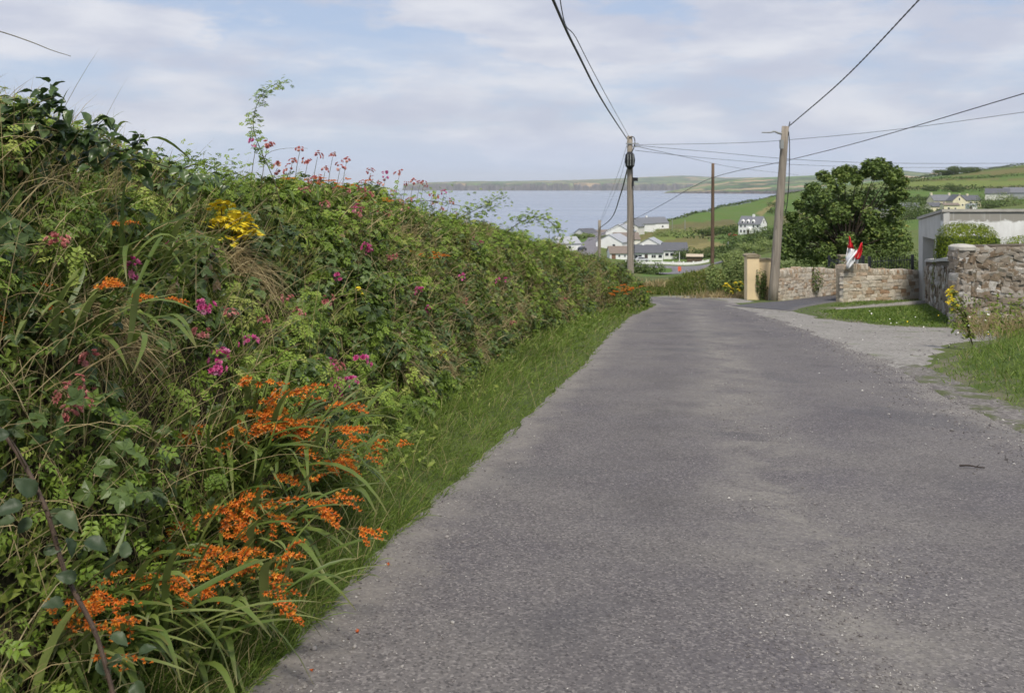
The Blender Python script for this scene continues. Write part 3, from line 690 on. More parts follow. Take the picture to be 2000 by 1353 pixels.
    p, nr, tt = sample_hedge(2200, .1, .95, 9, 31, rng, 1.3, (.02, .2)); m = len(p); blades(acc, p, rand_dirs(m, rng)*.55 + nr*.35 + np.array((.1, -.1, .8)), rng.uniform(.25, .6, m), rng.uniform(.005, .009, m), rng.uniform(.2, 1.0, m), rng.uniform(.3, .9, m), 4, rng=rng)
    tag(link('dry_grass', acc.mesh('dry_grass'), m_drygrass), 'straw coloured dead grass stalks caught in the hedge bank', 'grass', kind='stuff')
    # long green grass out of the bank and along its crest
    acc = Acc()
    for n, t0, t1, y0, y1, w in ((1800, .75, 1.3, 3.2, 12, (.003, .008)), (9000, .1, 1.3, 2.2, 10, (.003, .008)), (15000, .4, 1.5, 12, 32.2, (.006, .014)), (7000, .55, 1.5, 18, 32.2, (.008, .016))):
        p, nr, tt = sample_hedge(n, t0, t1, y0, y1, rng, 1.4, (-.1, .02))
        keep = SPECIES(p, 45) + rng.normal(size=len(p))*.4 > -.1; p, nr = p[keep], nr[keep]; m = len(p)
        d = nr*.35 + np.array((0, 0, 1.0)) + rand_dirs(m, rng)*.4; hh = np.minimum(1, np.interp(p[:, 1], HY_, HGT)/1.6)
        blades(acc, p, d, rng.uniform(.12, .36, m)*hh*(1+.6*smoothstep(16, 22, p[:, 1])), rng.uniform(*w, m), rng.uniform(.15, .9, m), rng.random(m), 4, rng=rng)
    p, nr, tt = sample_hedge(7500, .5, 1.05, 3.6, 27, rng, 1.35, (-.05, .10)); keep = SPECIES(p, 47) + rng.normal(size=len(p))*.3 > .1; p, nr = p[keep], nr[keep]; m = len(p)
    blades(acc, p, nr*.45 + np.array((.05, -.05, 1.0)) + rand_dirs(m, rng)*.4, rng.uniform(.18, .42, m)*np.minimum(1, np.interp(p[:, 1], HY_, HGT)/1.5), rng.uniform(.004, .008, m)*np.maximum(1, p[:, 1]/9), rng.uniform(.3, 1.0, m), np.clip(rng.normal(.78, .2, m), 0, 1), 4, rng=rng)
    for px, py, k, Lr in ((30, 420, 150, .36), (90, 410, 150, .36), (160, 440, 150, .34), (240, 450, 130, .32), (20, 490, 120, .4), (300, 460, 110, .4), (120, 500, 110, .4), (560, 420, 90, .4), (620, 455, 110, .42), (690, 480, 130, .45), (740, 500, 130, .45), (790, 530, 100, .4),
                          (660, 600, 80, .35), (1000, 520, 130, .5), (1060, 530, 160, .55), (1110, 540, 160, .55), (1150, 560, 160, .55), (1190, 580, 150, .5), (1230, 590, 120, .4), (940, 500, 110, .45), (870, 480, 110, .45), (420, 430, 90, .35), (380, 560, 80, .35)):
        c = hedge_hit(px, py); m = k; p = c + rng.normal(size=(m, 3))*np.array((.06, .12, .05)) - np.array((0, 0, .12)); d = np.stack([.15+.45*rng.normal(size=m), -.1+.45*rng.normal(size=m), np.full(m, 1.1)], -1)
        blades(acc, p, d, rng.uniform(.5, 1.1, m)*Lr, rng.uniform(.005, .011, m)*max(1, c[1]/11), rng.uniform(.2, 1.0, m), np.clip(rng.normal(.55, .25, m), 0, 1), 6, rng=rng)
    tag(link('hedge_grass', acc.mesh('hedge_grass'), m_longgrass), 'long green grass growing out of the hedge bank and its crest', 'grass', kind='stuff')
hedge_foliage()

def verge_grass():
    rng = np.random.default_rng(6); acc = Acc()
    n = 38000; u = rng.random(n); k = -.6; Y = (2.0**k + u*(32.0**k-2.0**k))**(1/k)
    e = road_left(Y); f = np.interp(Y, HY_, FOOT); s = rng.beta(1.0, 1.15, n)
    X = e - .02 - s*(e-f+.1) + .05*wobble(Y, 0*Y, 0, 5, 2)
    Z = -SLOPE*Y + .10*smoothstep(0, .6, (e-X)) + np.maximum(0, hedge_h(X, Y))*.5
    p = np.stack([X, Y, Z], -1)
    clump = wobble(X, Y, 0, 6, 51)
    L = (rng.uniform(.04, .17, n) + .26*smoothstep(.15, .8, e-X)*rng.random(n)**.6)*np.maximum(.35, .8+.75*clump)*np.where(Y > 14, 1.15, 1)
    d = np.stack([.35+.5*rng.normal(size=n), -.1+.45*rng.normal(size=n), np.full(n, 1.0)], -1)
    blades(acc, p, d, np.maximum(L, .04), rng.uniform(.0025, .0055, n)*np.maximum(1, Y/7), rng.uniform(.15, .75, n), np.clip(rng.normal(.45, .22, n)+.15*clump, 0, 1), 3, rng=rng)
    n = 1500; Y = (2.0**k + rng.random(n)*(32.0**k-2.0**k))**(1/k); e = road_left(Y); f = np.interp(Y, HY_, FOOT); X = e - .05 - rng.random(n)**.7*(e-f+.15); Z = -SLOPE*Y + .10*smoothstep(0, .6, e-X) + np.maximum(0, hedge_h(X, Y))*.5
    blades(acc, np.stack([X, Y, Z], -1), np.stack([.2+.4*rng.normal(size=n), .4*rng.normal(size=n), np.full(n, 1.1)], -1), rng.uniform(.15, .5, n), rng.uniform(.0018, .0035, n)*np.maximum(1, Y/8), rng.uniform(.1, .6, n), np.full(n, 1.0), 4, rng=rng)
    wd = Acc(); n = 5200; Y = (2.6**k + rng.random(n)*(30.0**k-2.6**k))**(1/k); e = road_left(Y); f = np.interp(Y, HY_, FOOT); X = e - .12 - rng.random(n)**.6*(e-f+.2); kk = wobble(X, Y, 0, 3.0, 71) + .5*smoothstep(.3, .9, e-X) > .35; X, Y, e = X[kk], Y[kk], e[kk]; n = len(X); Z = -SLOPE*Y + .08 + rng.random(n)*.22 + np.maximum(0, hedge_h(X, Y))*.5
    tv, tf = leaflet(1, .5, lod=4); scatter(wd, tv, tf, np.stack([X, Y, Z], -1), frames(rand_dirs(n, rng)*.6+np.array((.3, -.2, .8)), rand_dirs(n, rng)), rng.uniform(.03, .075, n)*np.maximum(1, Y/12), rng.random(n)); tag(link('verge_weeds', wd.mesh('verge_weeds'), m_herb), 'broad leaved weeds mixed into the grass at the hedge foot', 'weeds', kind='stuff')
    tag(link('verge_grass', acc.mesh('verge_grass'), m_grass), 'bright green grass fringe between the hedge bank and the asphalt', 'grass', kind='stuff')
    # right hand verge and lawn
    acc = Acc(); rng = np.random.default_rng(8)
    def fill(poly, n, L, w, dome, lift, dry=.0):
        pl = np.array(poly); lo, hi = pl.min(0), pl.max(0); q = rng.uniform(lo, hi, (n, 2)); q = q[in_poly(q[:, 0], q[:, 1], [tuple(a) for a in poly])]
        q = q[(q[:, 0]/np.maximum(q[:, 1], .1) < .75)]; e = np.concatenate([edge_dist(c_, pl) for c_ in np.array_split(q, max(1, len(q)//20000+1))]); q = q[rng.random(len(q)) < .22 + smoothstep(.0, .7, e + .35*wobble(q[:, 0], q[:, 1], 0, 2.5, 53))]
        m = len(q); e = np.concatenate([edge_dist(c_, pl) for c_ in np.array_split(q, max(1, m//20000+1))])
        z = gz(q[:, 0], q[:, 1]) + lift + dome*smoothstep(0, 2.5, e); tall = .45+.8*smoothstep(.0, .7, e)
        d = np.stack([.5*rng.normal(size=m), .5*rng.normal(size=m), np.ones(m)], -1)
        blades(acc, np.c_[q, z], d, rng.uniform(*L, m)*tall*(1+.3*wobble(q[:, 0], q[:, 1], 0, 2, 52)), rng.uniform(*w, m), rng.uniform(.1, .7, m), np.clip(rng.normal(.42+dry, .22, m), 0, 1), 3, rng=rng)
    fill(verge_pts, 82000, (.05, .19), (.005, .012), .40, .040, .12)
    fill(lawn_pts, 26000, (.04, .10), (.014, .024), .06, .035)
    fill(lawn2_pts, 7000, (.04, .09), (.014, .024), .05, .045)
    tag(link('roadside_grass', acc.mesh('roadside_grass'), m_grass), 'short green grass on the verge and lawn patch by the stone walls', 'grass', kind='stuff')
verge_grass()

# ------------------------------------------------------------------ montbretia, roses, ragwort and arching canes in the hedge
m_sword = m_leaf('montbretia_leaf', [(0, (0.083, 0.129, 0.022)), (.5, (0.138, 0.190, 0.040)), (1, (0.209, 0.252, 0.075))], .45, .4, .3, tip=((.20, .15, .06), .8, .6), patch=0)
m_floret = m_leaf('montbretia_floret', [(0, (.52, .085, .018)), (.35, (.68, .17, .022)), (.7, (.76, .27, .03)), (1, (.84, .50, .07))], .5, .3, .3, patch=0)
m_stem = m_plain('green_brown_stem', (.085, .075, .03), .6, .3, .3, 8)
def blade_mesh(k):
    """a strap leaf folded along its midrib, arching along +x"""
    rg = np.random.default_rng(100+k); el = R(rg.uniform(38, 72)); dr = rg.uniform(.30, .95); W = rg.uniform(.010, .018); n = 9
    s = np.linspace(0, 1, n); x = s*math.cos(el)*(1-.1*s); z = s*math.sin(el) - dr*s**2*.95; y = .05*np.sin(s*3+rg.uniform(0, 6))*s
    w = W*np.clip(np.sin(np.pi*(.08+.92*s)**.8)**.65, .03, 1); w[-1] = .0015
    tw = rg.uniform(-.9, .9)*s
    V = []
    for i in range(n):
        a = np.array((0, math.cos(tw[i]), math.sin(tw[i])))*w[i]; c = np.array((x[i], y[i], z[i]))
        V += [c-a+np.array((0, 0, w[i]*.35)), c, c+a+np.array((0, 0, w[i]*.35))]
    f = []
    for i in range(n-1):
        b = 3*i
        for j in (0, 1): f += [(b+j, b+j+1, b+j+4), (b+j, b+j+4, b+j+3)]
    me = mesh_np('leaf_blade', np.array(V), f, np.full(3*n, rg.random()), np.repeat(s, 3), True); me.materials.append(m_sword); return me
BLADES = [blade_mesh(k) for k in range(16)]
def floret():
    """six-petalled funnel pointing along +x, about 1 unit long"""
    V, f = [], []; tipv = []
    for k in range(6):
        a = k/6*2*math.pi; r = np.array((0, math.cos(a), math.sin(a))); t = np.array((0, -math.sin(a), math.cos(a))); L = 1.0 if k % 2 else .9; b = len(V)
        V += [r*.05, np.array((.5, 0, 0))+r*.16+t*.10, np.array((.5, 0, 0))+r*.16-t*.10, np.array((.72*L, 0, 0))+r*.34+t*.12, np.array((.72*L, 0, 0))+r*.34-t*.12, np.array((.86*L, 0, 0))+r*.58]
        f += [(b, b+2, b+1), (b+1, b+2, b+4), (b+1, b+4, b+3), (b+3, b+4, b+5)]; tipv += [0, .5, .5, .8, .8, 1]
    return np.array(V), np.array(f), np.array(tipv)
FL_V, FL_F, FL_T = floret()
def spike_meshes(k):
    """arching wiry stem with florets in two ranks along its last third; two meshes: stem, florets"""
    rg = np.random.default_rng(300+k); el = R(rg.uniform(48, 72)); dr = rg.uniform(.35, .75); s = np.linspace(0, 1, 16)
    c = np.stack([s*math.cos(el), .06*np.sin(s*2.5+rg.uniform(0, 6))*s, s*math.sin(el)-dr*s**2], -1)
    st = Acc(); tube(st, c, .0035, .0016, 4)
    fl = Acc(); n = rg.integers(9, 15); us = np.linspace(.70, 1.0, n)
    branches = [(c, us)]
    for j in range(rg.integers(1, 3)):                       # one or two side branches
        i = int(rg.integers(8, 11)); d = c[i+1]-c[i]; d /= np.linalg.norm(d); sd_ = np.array((d[0]*.7, rg.choice((-1, 1))*.6, d[2]*.4+.15)); q = np.linspace(0, 1, 8)[:, None]
        bc = c[i] + q*sd_*.30 - np.array((0, 0, .09))*q**2; tube(st, bc, .0022, .0012, 4); branches.append((bc, np.linspace(.4, 1, rg.integers(5, 9))))
    for cc, uu in branches:
        ss = np.linspace(0, 1, len(cc))
        for i, u in enumerate(uu):
            p = np.array([np.interp(u, ss, cc[:, a]) for a in range(3)]); p2 = np.array([np.interp(min(1, u+.03), ss, cc[:, a]) for a in range(3)])-p
            p2 = p2/(np.linalg.norm(p2)+1e-9); side = np.array((0, 1 if i % 2 else -1, 0.)); op = 1 - .75*((u-uu[0])/(uu[-1]-uu[0]+1e-9))**2
            d = p2*.35 + side*.55 + np.array((.25, 0, .35-.9*rg.random()*op)); d /= np.linalg.norm(d)
            fr_ = np.column_stack([d, *(np.linalg.svd(d[None])[2][1:])])
            v = FL_V*np.array((1, .35+.8*op, .35+.8*op)); L = (.022+.012*op)*rg.uniform(.85, 1.15); r0 = rg.random()*.55
            fl.add(v@fr_.T*L+p, FL_F, np.clip(r0 + .45*FL_T - .25*(1-op), 0, 1), FL_T)
    a = st.mesh('flower_stem'); a.materials.append(m_stem); b = fl.mesh('florets'); b.materials.append(m_floret); return a, b
SPIKES = [spike_meshes(k) for k in range(8)]
def montbretia(loc, label, nblade, nspike, size, az, spread, seed, r=.12, cat='montbretia', spike_r=1.0, faz=None):
    rg = np.random.default_rng(seed); t = thing('montbretia_clump', loc, label, cat, 'montbretia clumps in the hedge')
    for i in range(nblade):
        o = link('leaf_blade', BLADES[rg.integers(16)], None, t); q = rg.normal(size=2)*r
        o.location = (q[0], q[1], -.06 + .1*abs(q[0])); o.rotation_euler = (rg.normal()*.08, rg.normal()*.10, az + rg.normal()*spread); s = size*rg.uniform(.75, 1.3); o.scale = (s, rg.uniform(.75, 1.2), s)
    for i in range(nspike):
        a, b = SPIKES[rg.integers(8)]; o = link('flower_stem', a, None, t); q = rg.normal(size=2)*r
        o.location = (q[0], q[1], 0); o.rotation_euler = (rg.normal()*.1, rg.normal()*.12, (az if faz is None else faz) + rg.normal()*spread*.75); s = size*rg.uniform(.75, 1.08)*spike_r; o.scale = (s, s, s)
        link('florets', b, None, o)['kind'] = 'stuff'
    return t
def at_bank(X, Y, dz=0.0): return (X, Y, float(hedge_z(np.array(X), np.array(Y))) + dz)
def at_edge(Y, back, dz=0.0): X = float(road_left(Y)) - back; return at_bank(X, Y, dz)
montbretia(at_edge(4.75, .70), 'large montbretia clump fanning up and right, widest mass of orange flowers', 130, 28, .84, R(-8), .7, 1, .17)
montbretia(at_edge(4.15, .55), 'montbretia clump at mid verge leaning over the asphalt edge, crowded orange spikes', 120, 28, .72, R(-10), .6, 2, .17)
montbretia(at_edge(3.62, .48), 'montbretia clump with long leaves drooping onto the gravelly road edge', 120, 22, .66, R(-18), .6, 3, .16)
montbretia(at_edge(3.12, .52), 'lowest montbretia clump nearest the bottom left, few orange flowers', 110, 12, .62, R(-22), .8, 4, .15)
montbretia(at_edge(5.40, .62), 'montbretia clump where the green verge begins, orange spikes reaching the grass', 80, 22, .62, R(4), .7, 5, .14)
montbretia(at_edge(3.75, 1.05), 'montbretia leaves behind the lower flowering mass, scattered orange spikes', 70, 12, .58, R(-10), .9, 14, .18)
montbretia(at_edge(4.55, 1.25, .02), 'montbretia leaves rising upright behind the flowering mass, few orange flowers', 70, 3, .66, R(15), .9, 6, .18)
montbretia(at_bank(-2.70, 5.1, -.10), 'tall upright montbretia on the hedge top below the big leaved branch', 80, 1, .50, R(60), 1.8, 7, .25)
montbretia(at_bank(-2.30, 5.9, -.05), 'montbretia tuft on the hedge face left of the yellow ragwort', 40, 0, .42, R(30), 1.2, 8, .16)
montbretia(at_bank(-2.15, 8.9, .05), 'montbretia on the hedge crest with orange flowers against the sky', 20, 20, .42, R(40), 1.6, 9, .35)
montbretia(at_bank(-1.85, 10.9, .05), 'montbretia on the hedge crest with orange flowers against the sea', 24, 18, .42, R(20), 1.5, 10, .4)
montbretia(at_bank(-1.25, 11.6, .02), 'rusty montbretia tuft halfway along the hedge crest', 60, 14, .50, R(-40), 1.2, 11, .25)
montbretia(tuple(hedge_hit(1186, 572) + np.array((.05, -.05, -.1))), 'far montbretia clump flowering orange near the end of the hedge', 40, 36, .78, R(-70), 1.3, 12, .45)
montbretia(tuple(hedge_hit(395, 745) + np.array((0, 0, -.28))), 'small montbretia with scattered orange flowers below the pink roses', 16, 7, .36, R(-20), 1.0, 13, .3)

# rambling roses: pink clusters are parts of a handful of plants
m_petal = m_leaf('rose_petal', [(0, (.42, .04, .16)), (.4, (.70, .10, .32)), (.8, (.80, .26, .48)), (1, (.82, .48, .60))], .6, .2, .25, patch=0)
m_faded = m_leaf('faded_rose_petal', [(0, (.32, .10, .10)), (.4, (.58, .20, .19)), (.8, (.72, .36, .31)), (1, (.74, .52, .40))], .7, .2, .25, patch=0)
def bloom(rg):
    ps = []
    for ring, (n, r, el, L) in enumerate(((7, .25, .25, .62), (6, .18, .75, .5), (4, .08, 1.2, .38))):
        for k in range(n):
            a = 2*math.pi*(k/n) + ring*.5 + rg.normal()*.1; v, f = leaflet(L, .46, .25, -.25)
            c, s = math.cos(el), math.sin(el); v = v@np.array([(c, 0, s), (0, 1, 0), (-s, 0, c)]); c, s = math.cos(a), math.sin(a)
            ps.append((v@np.array([(c, s, 0), (-s, c, 0), (0, 0, 1)]) + np.array((r*.4*c, r*.4*s, 0)), f))
    return merge(ps)
def cluster_mesh(k, mat):
    rg = np.random.default_rng(500+k); acc = Acc(); n = int(rg.integers(7, 13))
    for i in range(n):
        v, f = bloom(rg); d = rg.normal(size=3); d /= np.linalg.norm(d); d[2] = abs(d[2])
        p = d*np.array((.042, .042, .05))*rg.uniform(.6, 1.2); fr_ = frames((d+np.array((0, 0, .2)))[None], rand_dirs(1, rg))[0]
        acc.add(v@fr_.T*rg.uniform(.020, .031)+p, f, np.clip(rg.normal(.5, .22)+rg.random(len(v))*.3-.15, 0, 1))
    me = acc.mesh('flower_cluster'); me.materials.append(mat); return me
CL_P = [cluster_mesh(k, m_petal) for k in range(5)]; CL_F = [cluster_mesh(20+k, m_faded) for k in range(4)]
def rose(label, pts, seed):
    rg = np.random.default_rng(seed); c0 = hedge_hit(*pts[0][:2]); t = thing('rambling_rose', (c0[0], c0[1], -SLOPE*c0[1]), label, 'rose', 'rambling roses in the hedge')
    for e in pts:
        acc = Acc(); px, py = e[:2]; up_ = .16*rg.random() if 'crest' in label else 0; fad = len(e) > 2 and e[2]; sz = e[3] if len(e) > 3 else 1.0
        c = hedge_hit(px, py); n = hedge_normal(np.array([c[0]]), np.array([c[1]]))[0]; p = c + n*.17 + np.array((0, 0, up_)) - np.array(t.location)
        o = link('flower_cluster', (CL_F if fad else CL_P)[rg.integers(4)], None, t); o.location = p; o['kind'] = 'stuff'
        o.rotation_euler = (rg.normal()*.4, .5+rg.normal()*.3, rg.uniform(0, 6.28)); s = sz*rg.uniform(1.0, 1.4); o.scale = (s, s, s)
        tube(acc, spline([p, p - n*.12 + np.array((0, 0, -.10)), p - n*.25 + np.array((0, 0, -.35))], 6), .0022, .004, 4); link('cane', acc.mesh('cane'), m_stem, t)
T_, N_ = True, False
rose('rambling rose low on the near hedge, deep pink clusters among orange flowers',
     [(345, 638), (440, 700), (378, 735), (330, 690, T_), (400, 650, T_), (520, 612, T_, .8), (540, 640, T_, .8), (362, 752), (620, 775), (615, 745, T_), (668, 725, N_, 1.2), (645, 765), (600, 610, T_), (470, 655, T_, .7), (608, 745)], 1)
rose('rambling rose at the far left of the hedge, pink cluster over faded brown blooms',
     [(180, 577, N_, 1.15), (70, 795, T_, .7), (88, 835, T_, .7), (58, 858, T_, .7), (104, 815, T_, .7), (42, 815, T_, .7), (110, 745, T_, .7), (290, 513, N_, .7), (45, 525, T_, .8)], 2)
rose('rambling rose mid hedge, bright magenta clusters on dark leaves',
     [(630, 561, N_, 1.0), (675, 437, N_, 1.25), (688, 505), (697, 512, N_, .8), (735, 525, T_), (745, 520, T_, .8), (795, 585, N_, 1.3), (880, 553, N_, 1.1), (812, 620, N_, 1.0), (885, 600, T_), (920, 485, N_, 1.1), (912, 478, N_, .8)], 3)
rose('rambling rose along the hedge crest, salmon pink blooms against sea and sky',
     [(490, 348), (510, 352, T_), (745, 381), (772, 384, T_), (800, 392, T_), (820, 388, T_), (860, 408), (870, 418, T_), (560, 362, T_), (590, 372, T_), (625, 372, T_), (655, 382, T_), (700, 385, T_), (720, 392, T_), (545, 385, T_), (600, 395, T_), (640, 400, T_), (690, 412, T_), (760, 415, T_), (790, 425, T_), (840, 425, T_), (880, 440, T_), (570, 420, T_), (520, 380, T_), (850, 445, T_), (740, 440, T_), (610, 352, T_), (640, 356, T_), (668, 362, T_), (575, 350, T_), (715, 372, T_), (735, 400, T_), (785, 382, T_), (812, 402, T_), (836, 405, T_), (845, 412, T_), (875, 428, T_), (700, 430, T_), (655, 425, T_), (610, 440, T_), (720, 455, T_), (680, 460, T_), (590, 410, T_), (770, 440, T_)], 4)
rose('rambling rose on the farther hedge slope, one pale pink double cluster',
     [(956, 556, N_, 1.2), (966, 556, N_, 1.2), (1035, 535, N_, .8), (1050, 545, T_), (985, 640, T_), (1090, 590, T_)], 5)

# yellow ragwort
m_yellow = m_leaf('ragwort_floret', [(0, (.66, .46, .015)), (.5, (.82, .64, .025)), (1, (.86, .74, .08))], .6, .2, .25, patch=0)
def head_mesh(k):
    rg = np.random.default_rng(700+k); acc = Acc(); v0 = []
    v = [(0, 0, .25)] + [(math.cos(a)*(1 if i % 2 else .55), math.sin(a)*(1 if i % 2 else .55), 0) for i, a in enumerate(np.linspace(0, 2*math.pi, 17)[:-1])]
    f = [(0, 1+i, 1+(i+1) % 16) for i in range(16)]
    n = 34; a = rg.uniform(0, 6.28, n); r = np.sqrt(rg.random(n)); p = np.stack([r*np.cos(a), r*np.sin(a), .55*(1-r**2)+rg.normal(size=n)*.06], -1)*.05
    nr = np.c_[p[:, :2]*8, np.ones(n)] + rg.normal(size=(n, 3))*.2
    scatter(acc, np.array(v), np.array(f), p, frames(nr, rand_dirs(n, rg)), rg.uniform(.010, .0155, n), rg.random(n))
    me = acc.mesh('flower_head'); me.materials.append(m_yellow); return me
HEADS = [head_mesh(k) for k in range(4)]
def ragwort(root, heads, label, seed, sz=1.0, leaves=60, leaf=.06):
    rg = np.random.default_rng(seed); t = thing('ragwort', tuple(root), label, 'ragwort', 'ragwort plants'); root = np.array(root); st = Acc(); lv = Acc(); lf = leaflet(1, .45, .1, .2)
    for h in heads:
        p = np.array(h) - root; o = link('flower_head', HEADS[rg.integers(4)], None, t); o.location = p; s = sz*rg.uniform(.75, 1.15); o.scale = (s, s, s*.9); o.rotation_euler = (.35+rg.normal()*.25, rg.normal()*.25, rg.uniform(0, 6))
        c = spline([(0, 0, 0), p*np.array((.35, .35, .55)), p*np.array((.75, .75, .85)), p], 9); tube(st, c, .005*sz, .002*sz, 4)
        n = leaves//max(1, len(heads)); k = rg.integers(1, 8, n); d = rand_dirs(n, rg); d[:, 2] = d[:, 2]*.3+.2
        scatter(lv, lf[0], lf[1], c[k]+rg.normal(size=(n, 3))*.01, frames(np.tile((0, 0, 1.), (n, 1))+rand_dirs(n, rg)*.5, d), rg.uniform(.6, 1.3, n)*leaf, rg.random(n))
    link('stem', st.mesh('stem'), m_stem, t); link('leaves', lv.mesh('leaves'), m_herb, t); return t
def rag_hedge(pxs, label, seed, sz, drop=.55, out=.42):
    hs = []
    c0 = hedge_hit(*pxs[0]); Yd = c0[1] - out
    for px, py in pxs: hs.append(P(px, py, Yd + random.uniform(-.08, .08)))
    c = np.mean(hs, 0); ragwort((c[0]-.08, c[1]+.15, c[2]-drop), hs, label, seed, sz, 110)
rag_hedge([(455, 440), (432, 408), (445, 428), (470, 425), (480, 445), (485, 462), (440, 445), (420, 452), (445, 472), (478, 466)], 'tall yellow ragwort flowering near the top of the near hedge', 1, 1.85)
rag_hedge([(858, 680), (866, 690), (872, 702), (862, 676), (852, 690)], 'small yellow ragwort low on the hedge above the green verge', 2, .75, .4)
rag_hedge([(700, 563), (704, 572)], 'tiny yellow flower patch halfway up the hedge', 3, .6, .35)
Yr = 16.6
ragwort((8.15, Yr-.3, gzs(8.15, Yr)+.1), [P(x, y, Yr-.3) for x, y in ((1860, 562), (1854, 575), (1866, 572), (1858, 585), (1864, 590), (1852, 592), (1868, 598), (1861, 604), (1856, 568))],
        'tall yellow ragwort standing in front of the rubble stone wall', 4, 1.35, 160, .11)
Yr = 38.5
ragwort((9.0, Yr, gzs(9.0, Yr)+.02), [P(x, y, Yr) for x, y in ((1419, 555), (1424, 560), (1436, 553), (1440, 560), (1446, 551), (1432, 565), (1428, 570), (1442, 566), (1450, 556), (1415, 560))],
        'yellow ragwort in dry grass beside the cream gate pillar', 5, 2.0, 120, .16)

# arching canes with leaves that stand out against sky and sea
def cane(name, pts, label, r, leafsize, nleaf, mat, seed, tmpl=None, hang=.4, cat='bramble cane', single=False, bare=0.0, stem=m_stem, jit=.03):
    rg = np.random.default_rng(seed); pts = np.array(pts); t = thing(name, tuple(pts[0]), label, cat)
    c = spline(pts - pts[0], 26); st = Acc(); tube(st, c, r, r*.35, 6); link('stem', st.mesh('stem'), stem, t)
    if nleaf == 0: return t
    tv, tf = tmpl if tmpl else pinnate(2, lod=8)
    u = np.sort(rg.uniform(bare, 1, nleaf)); p = np.stack([np.interp(u, np.linspace(0, 1, 26), c[:, a]) for a in range(3)], -1) + rg.normal(size=(nleaf, 3))*jit*np.array((1, .6, 1))
    d = rand_dirs(nleaf, rg); d[:, 2] -= hang; z = rand_dirs(nleaf, rg)*.6 + np.array((0, -.25, .9)); rot = frames(z, d); sc = rg.uniform(.7, 1.2, nleaf)*leafsize*(1-.35*u)
    if single:
        me = None
        for i in range(nleaf):
            if me is None or i % 4 == 0:
                me = mesh_np('leaf', tv, tf, np.full(len(tv), rg.random()), np.zeros(len(tv)), True); me.materials.append(mat)
            o = link('leaf', me, None, t); o.matrix_local = Matrix.Translation(p[i]) @ Matrix(rot[i].tolist()).to_4x4() @ Matrix.Scale(sc[i], 4)
    else:
        acc = Acc(); scatter(acc, tv, tf, p, rot, sc, np.clip(rg.normal(.6, .2, nleaf), 0, 1)); link('leaves', acc.mesh('leaves'), mat, t)
    return t
def broad(L=1.0, W=.62):
    """ovate leaf with a curved surface: 5 rows across 6 stations"""
    s = np.linspace(0, 1, 13); V = []
    for i, u in enumerate(s):
        w = W*.5*math.sin(math.pi*min(1, u**.75))**.8*(1 if i % 2 else .9) if 0 < u < 1 else .004
        for j in (-1, -.5, 0, .5, 1): V.append((u*L, j*w, (.34*abs(j) - .10*(abs(j) == 1))*w*2 - .26*u*u*L + .10*math.sin(u*11+j*2.3)*w))
    f = []
    for i in range(12):
        for j in range(4): a = 5*i+j; f += [(a, a+1, a+6), (a, a+6, a+5)]
    return np.array(V), np.array(f)
BROAD = broad()
def PP(seq): return [P(*a) for a in seq]
cane('rose_shoot', PP([(548, 400, 7.0), (535, 352, 7.0), (512, 300, 7.0), (495, 250, 7.0), (502, 205, 7.0), (525, 172, 7.0), (558, 161, 7.0)]), 'tall leafy rose shoot standing alone against the sky', .004, .075, 190, m_rose, 21, hang=.1, cat='rose shoot', bare=.28, jit=.022)
cane('bare_tendril', PP([(512, 310, 7.0), (530, 296, 7.0), (560, 290, 7.0), (602, 290, 7.0)]), 'thin bare tendril curving right from the tall rose shoot', .0022, 0, 0, m_rose, 22, cat='twig')
cane('rose_shoot', PP([(850, 450, 10.8), (900, 425, 10.8), (945, 402, 10.8), (988, 380, 10.8)]), 'leafy rose shoot slanting up to the right over the sea', .006, .10, 260, m_rose, 23, cat='rose shoot', hang=.15, jit=.06)
cane('rose_shoot', PP([(960, 480, 13.2), (1010, 438, 13.2), (1050, 424, 13.2), (1080, 438, 13.2), (1098, 468, 13.2), (1115, 500, 13.2)]), 'arching rose shoot drooping in front of the village', .007, .11, 330, m_rose, 24, cat='rose shoot', hang=.4, jit=.07)
cane('rose_shoot', PP([(930, 480, 12.5), (990, 470, 12.5), (1040, 478, 12.5), (1075, 500, 12.5)]), 'low arching rose shoot beneath the drooping one', .006, .11, 260, m_rose, 25, cat='rose shoot', hang=.3, jit=.07)
cane('rose_shoot', PP([(700, 430, 9.3), (760, 402, 9.3), (830, 392, 9.3), (900, 402, 9.3)]), 'leafy rose shoot lying along the crest among pink blooms', .006, .09, 220, m_rose, 33, cat='rose shoot', hang=.2, jit=.08)
cane('rose_shoot', PP([(330, 345, 6.3), (380, 322, 6.3), (430, 330, 6.3), (480, 345, 6.3)]), 'leafy rose shoots on the crest left of the tall shoot', .005, .08, 220, m_rose, 34, cat='rose shoot', hang=.2, jit=.07)
m_glossy = m_leaf('glossy_broad_leaf', [(0, (.030, .058, .016)), (.5, (.062, .104, .028)), (1, (.115, .160, .048))], .32, .5, .2, patch=0)
cane('honeysuckle_branch', PP([(-160, 215, 4.1), (-40, 235, 4.15), (80, 250, 4.25), (180, 275, 4.4), (300, 318, 4.7), (440, 360, 5.3)]), 'long branch with big glossy leaves arching over the hedge top at left', .007, .105, 190, m_glossy, 26, BROAD, .55, 'branch', True, .0, jit=.045)
cane('honeysuckle_branch', PP([(-90, 300, 4.2), (10, 255, 4.15), (70, 205, 4.2), (110, 188, 4.2)]), 'upright glossy leaved shoot at the top left corner of the hedge', .005, .105, 60, m_glossy, 27, BROAD, .5, 'branch', True, .1, jit=.035)
cane('honeysuckle_branch', PP([(100, 330, 4.4), (150, 280, 4.35), (190, 245, 4.3), (208, 228, 4.3)]), 'short glossy leaved sprig poking into the sky', .004, .085, 22, m_glossy, 28, BROAD, .5, 'branch', True, .3, jit=.012)
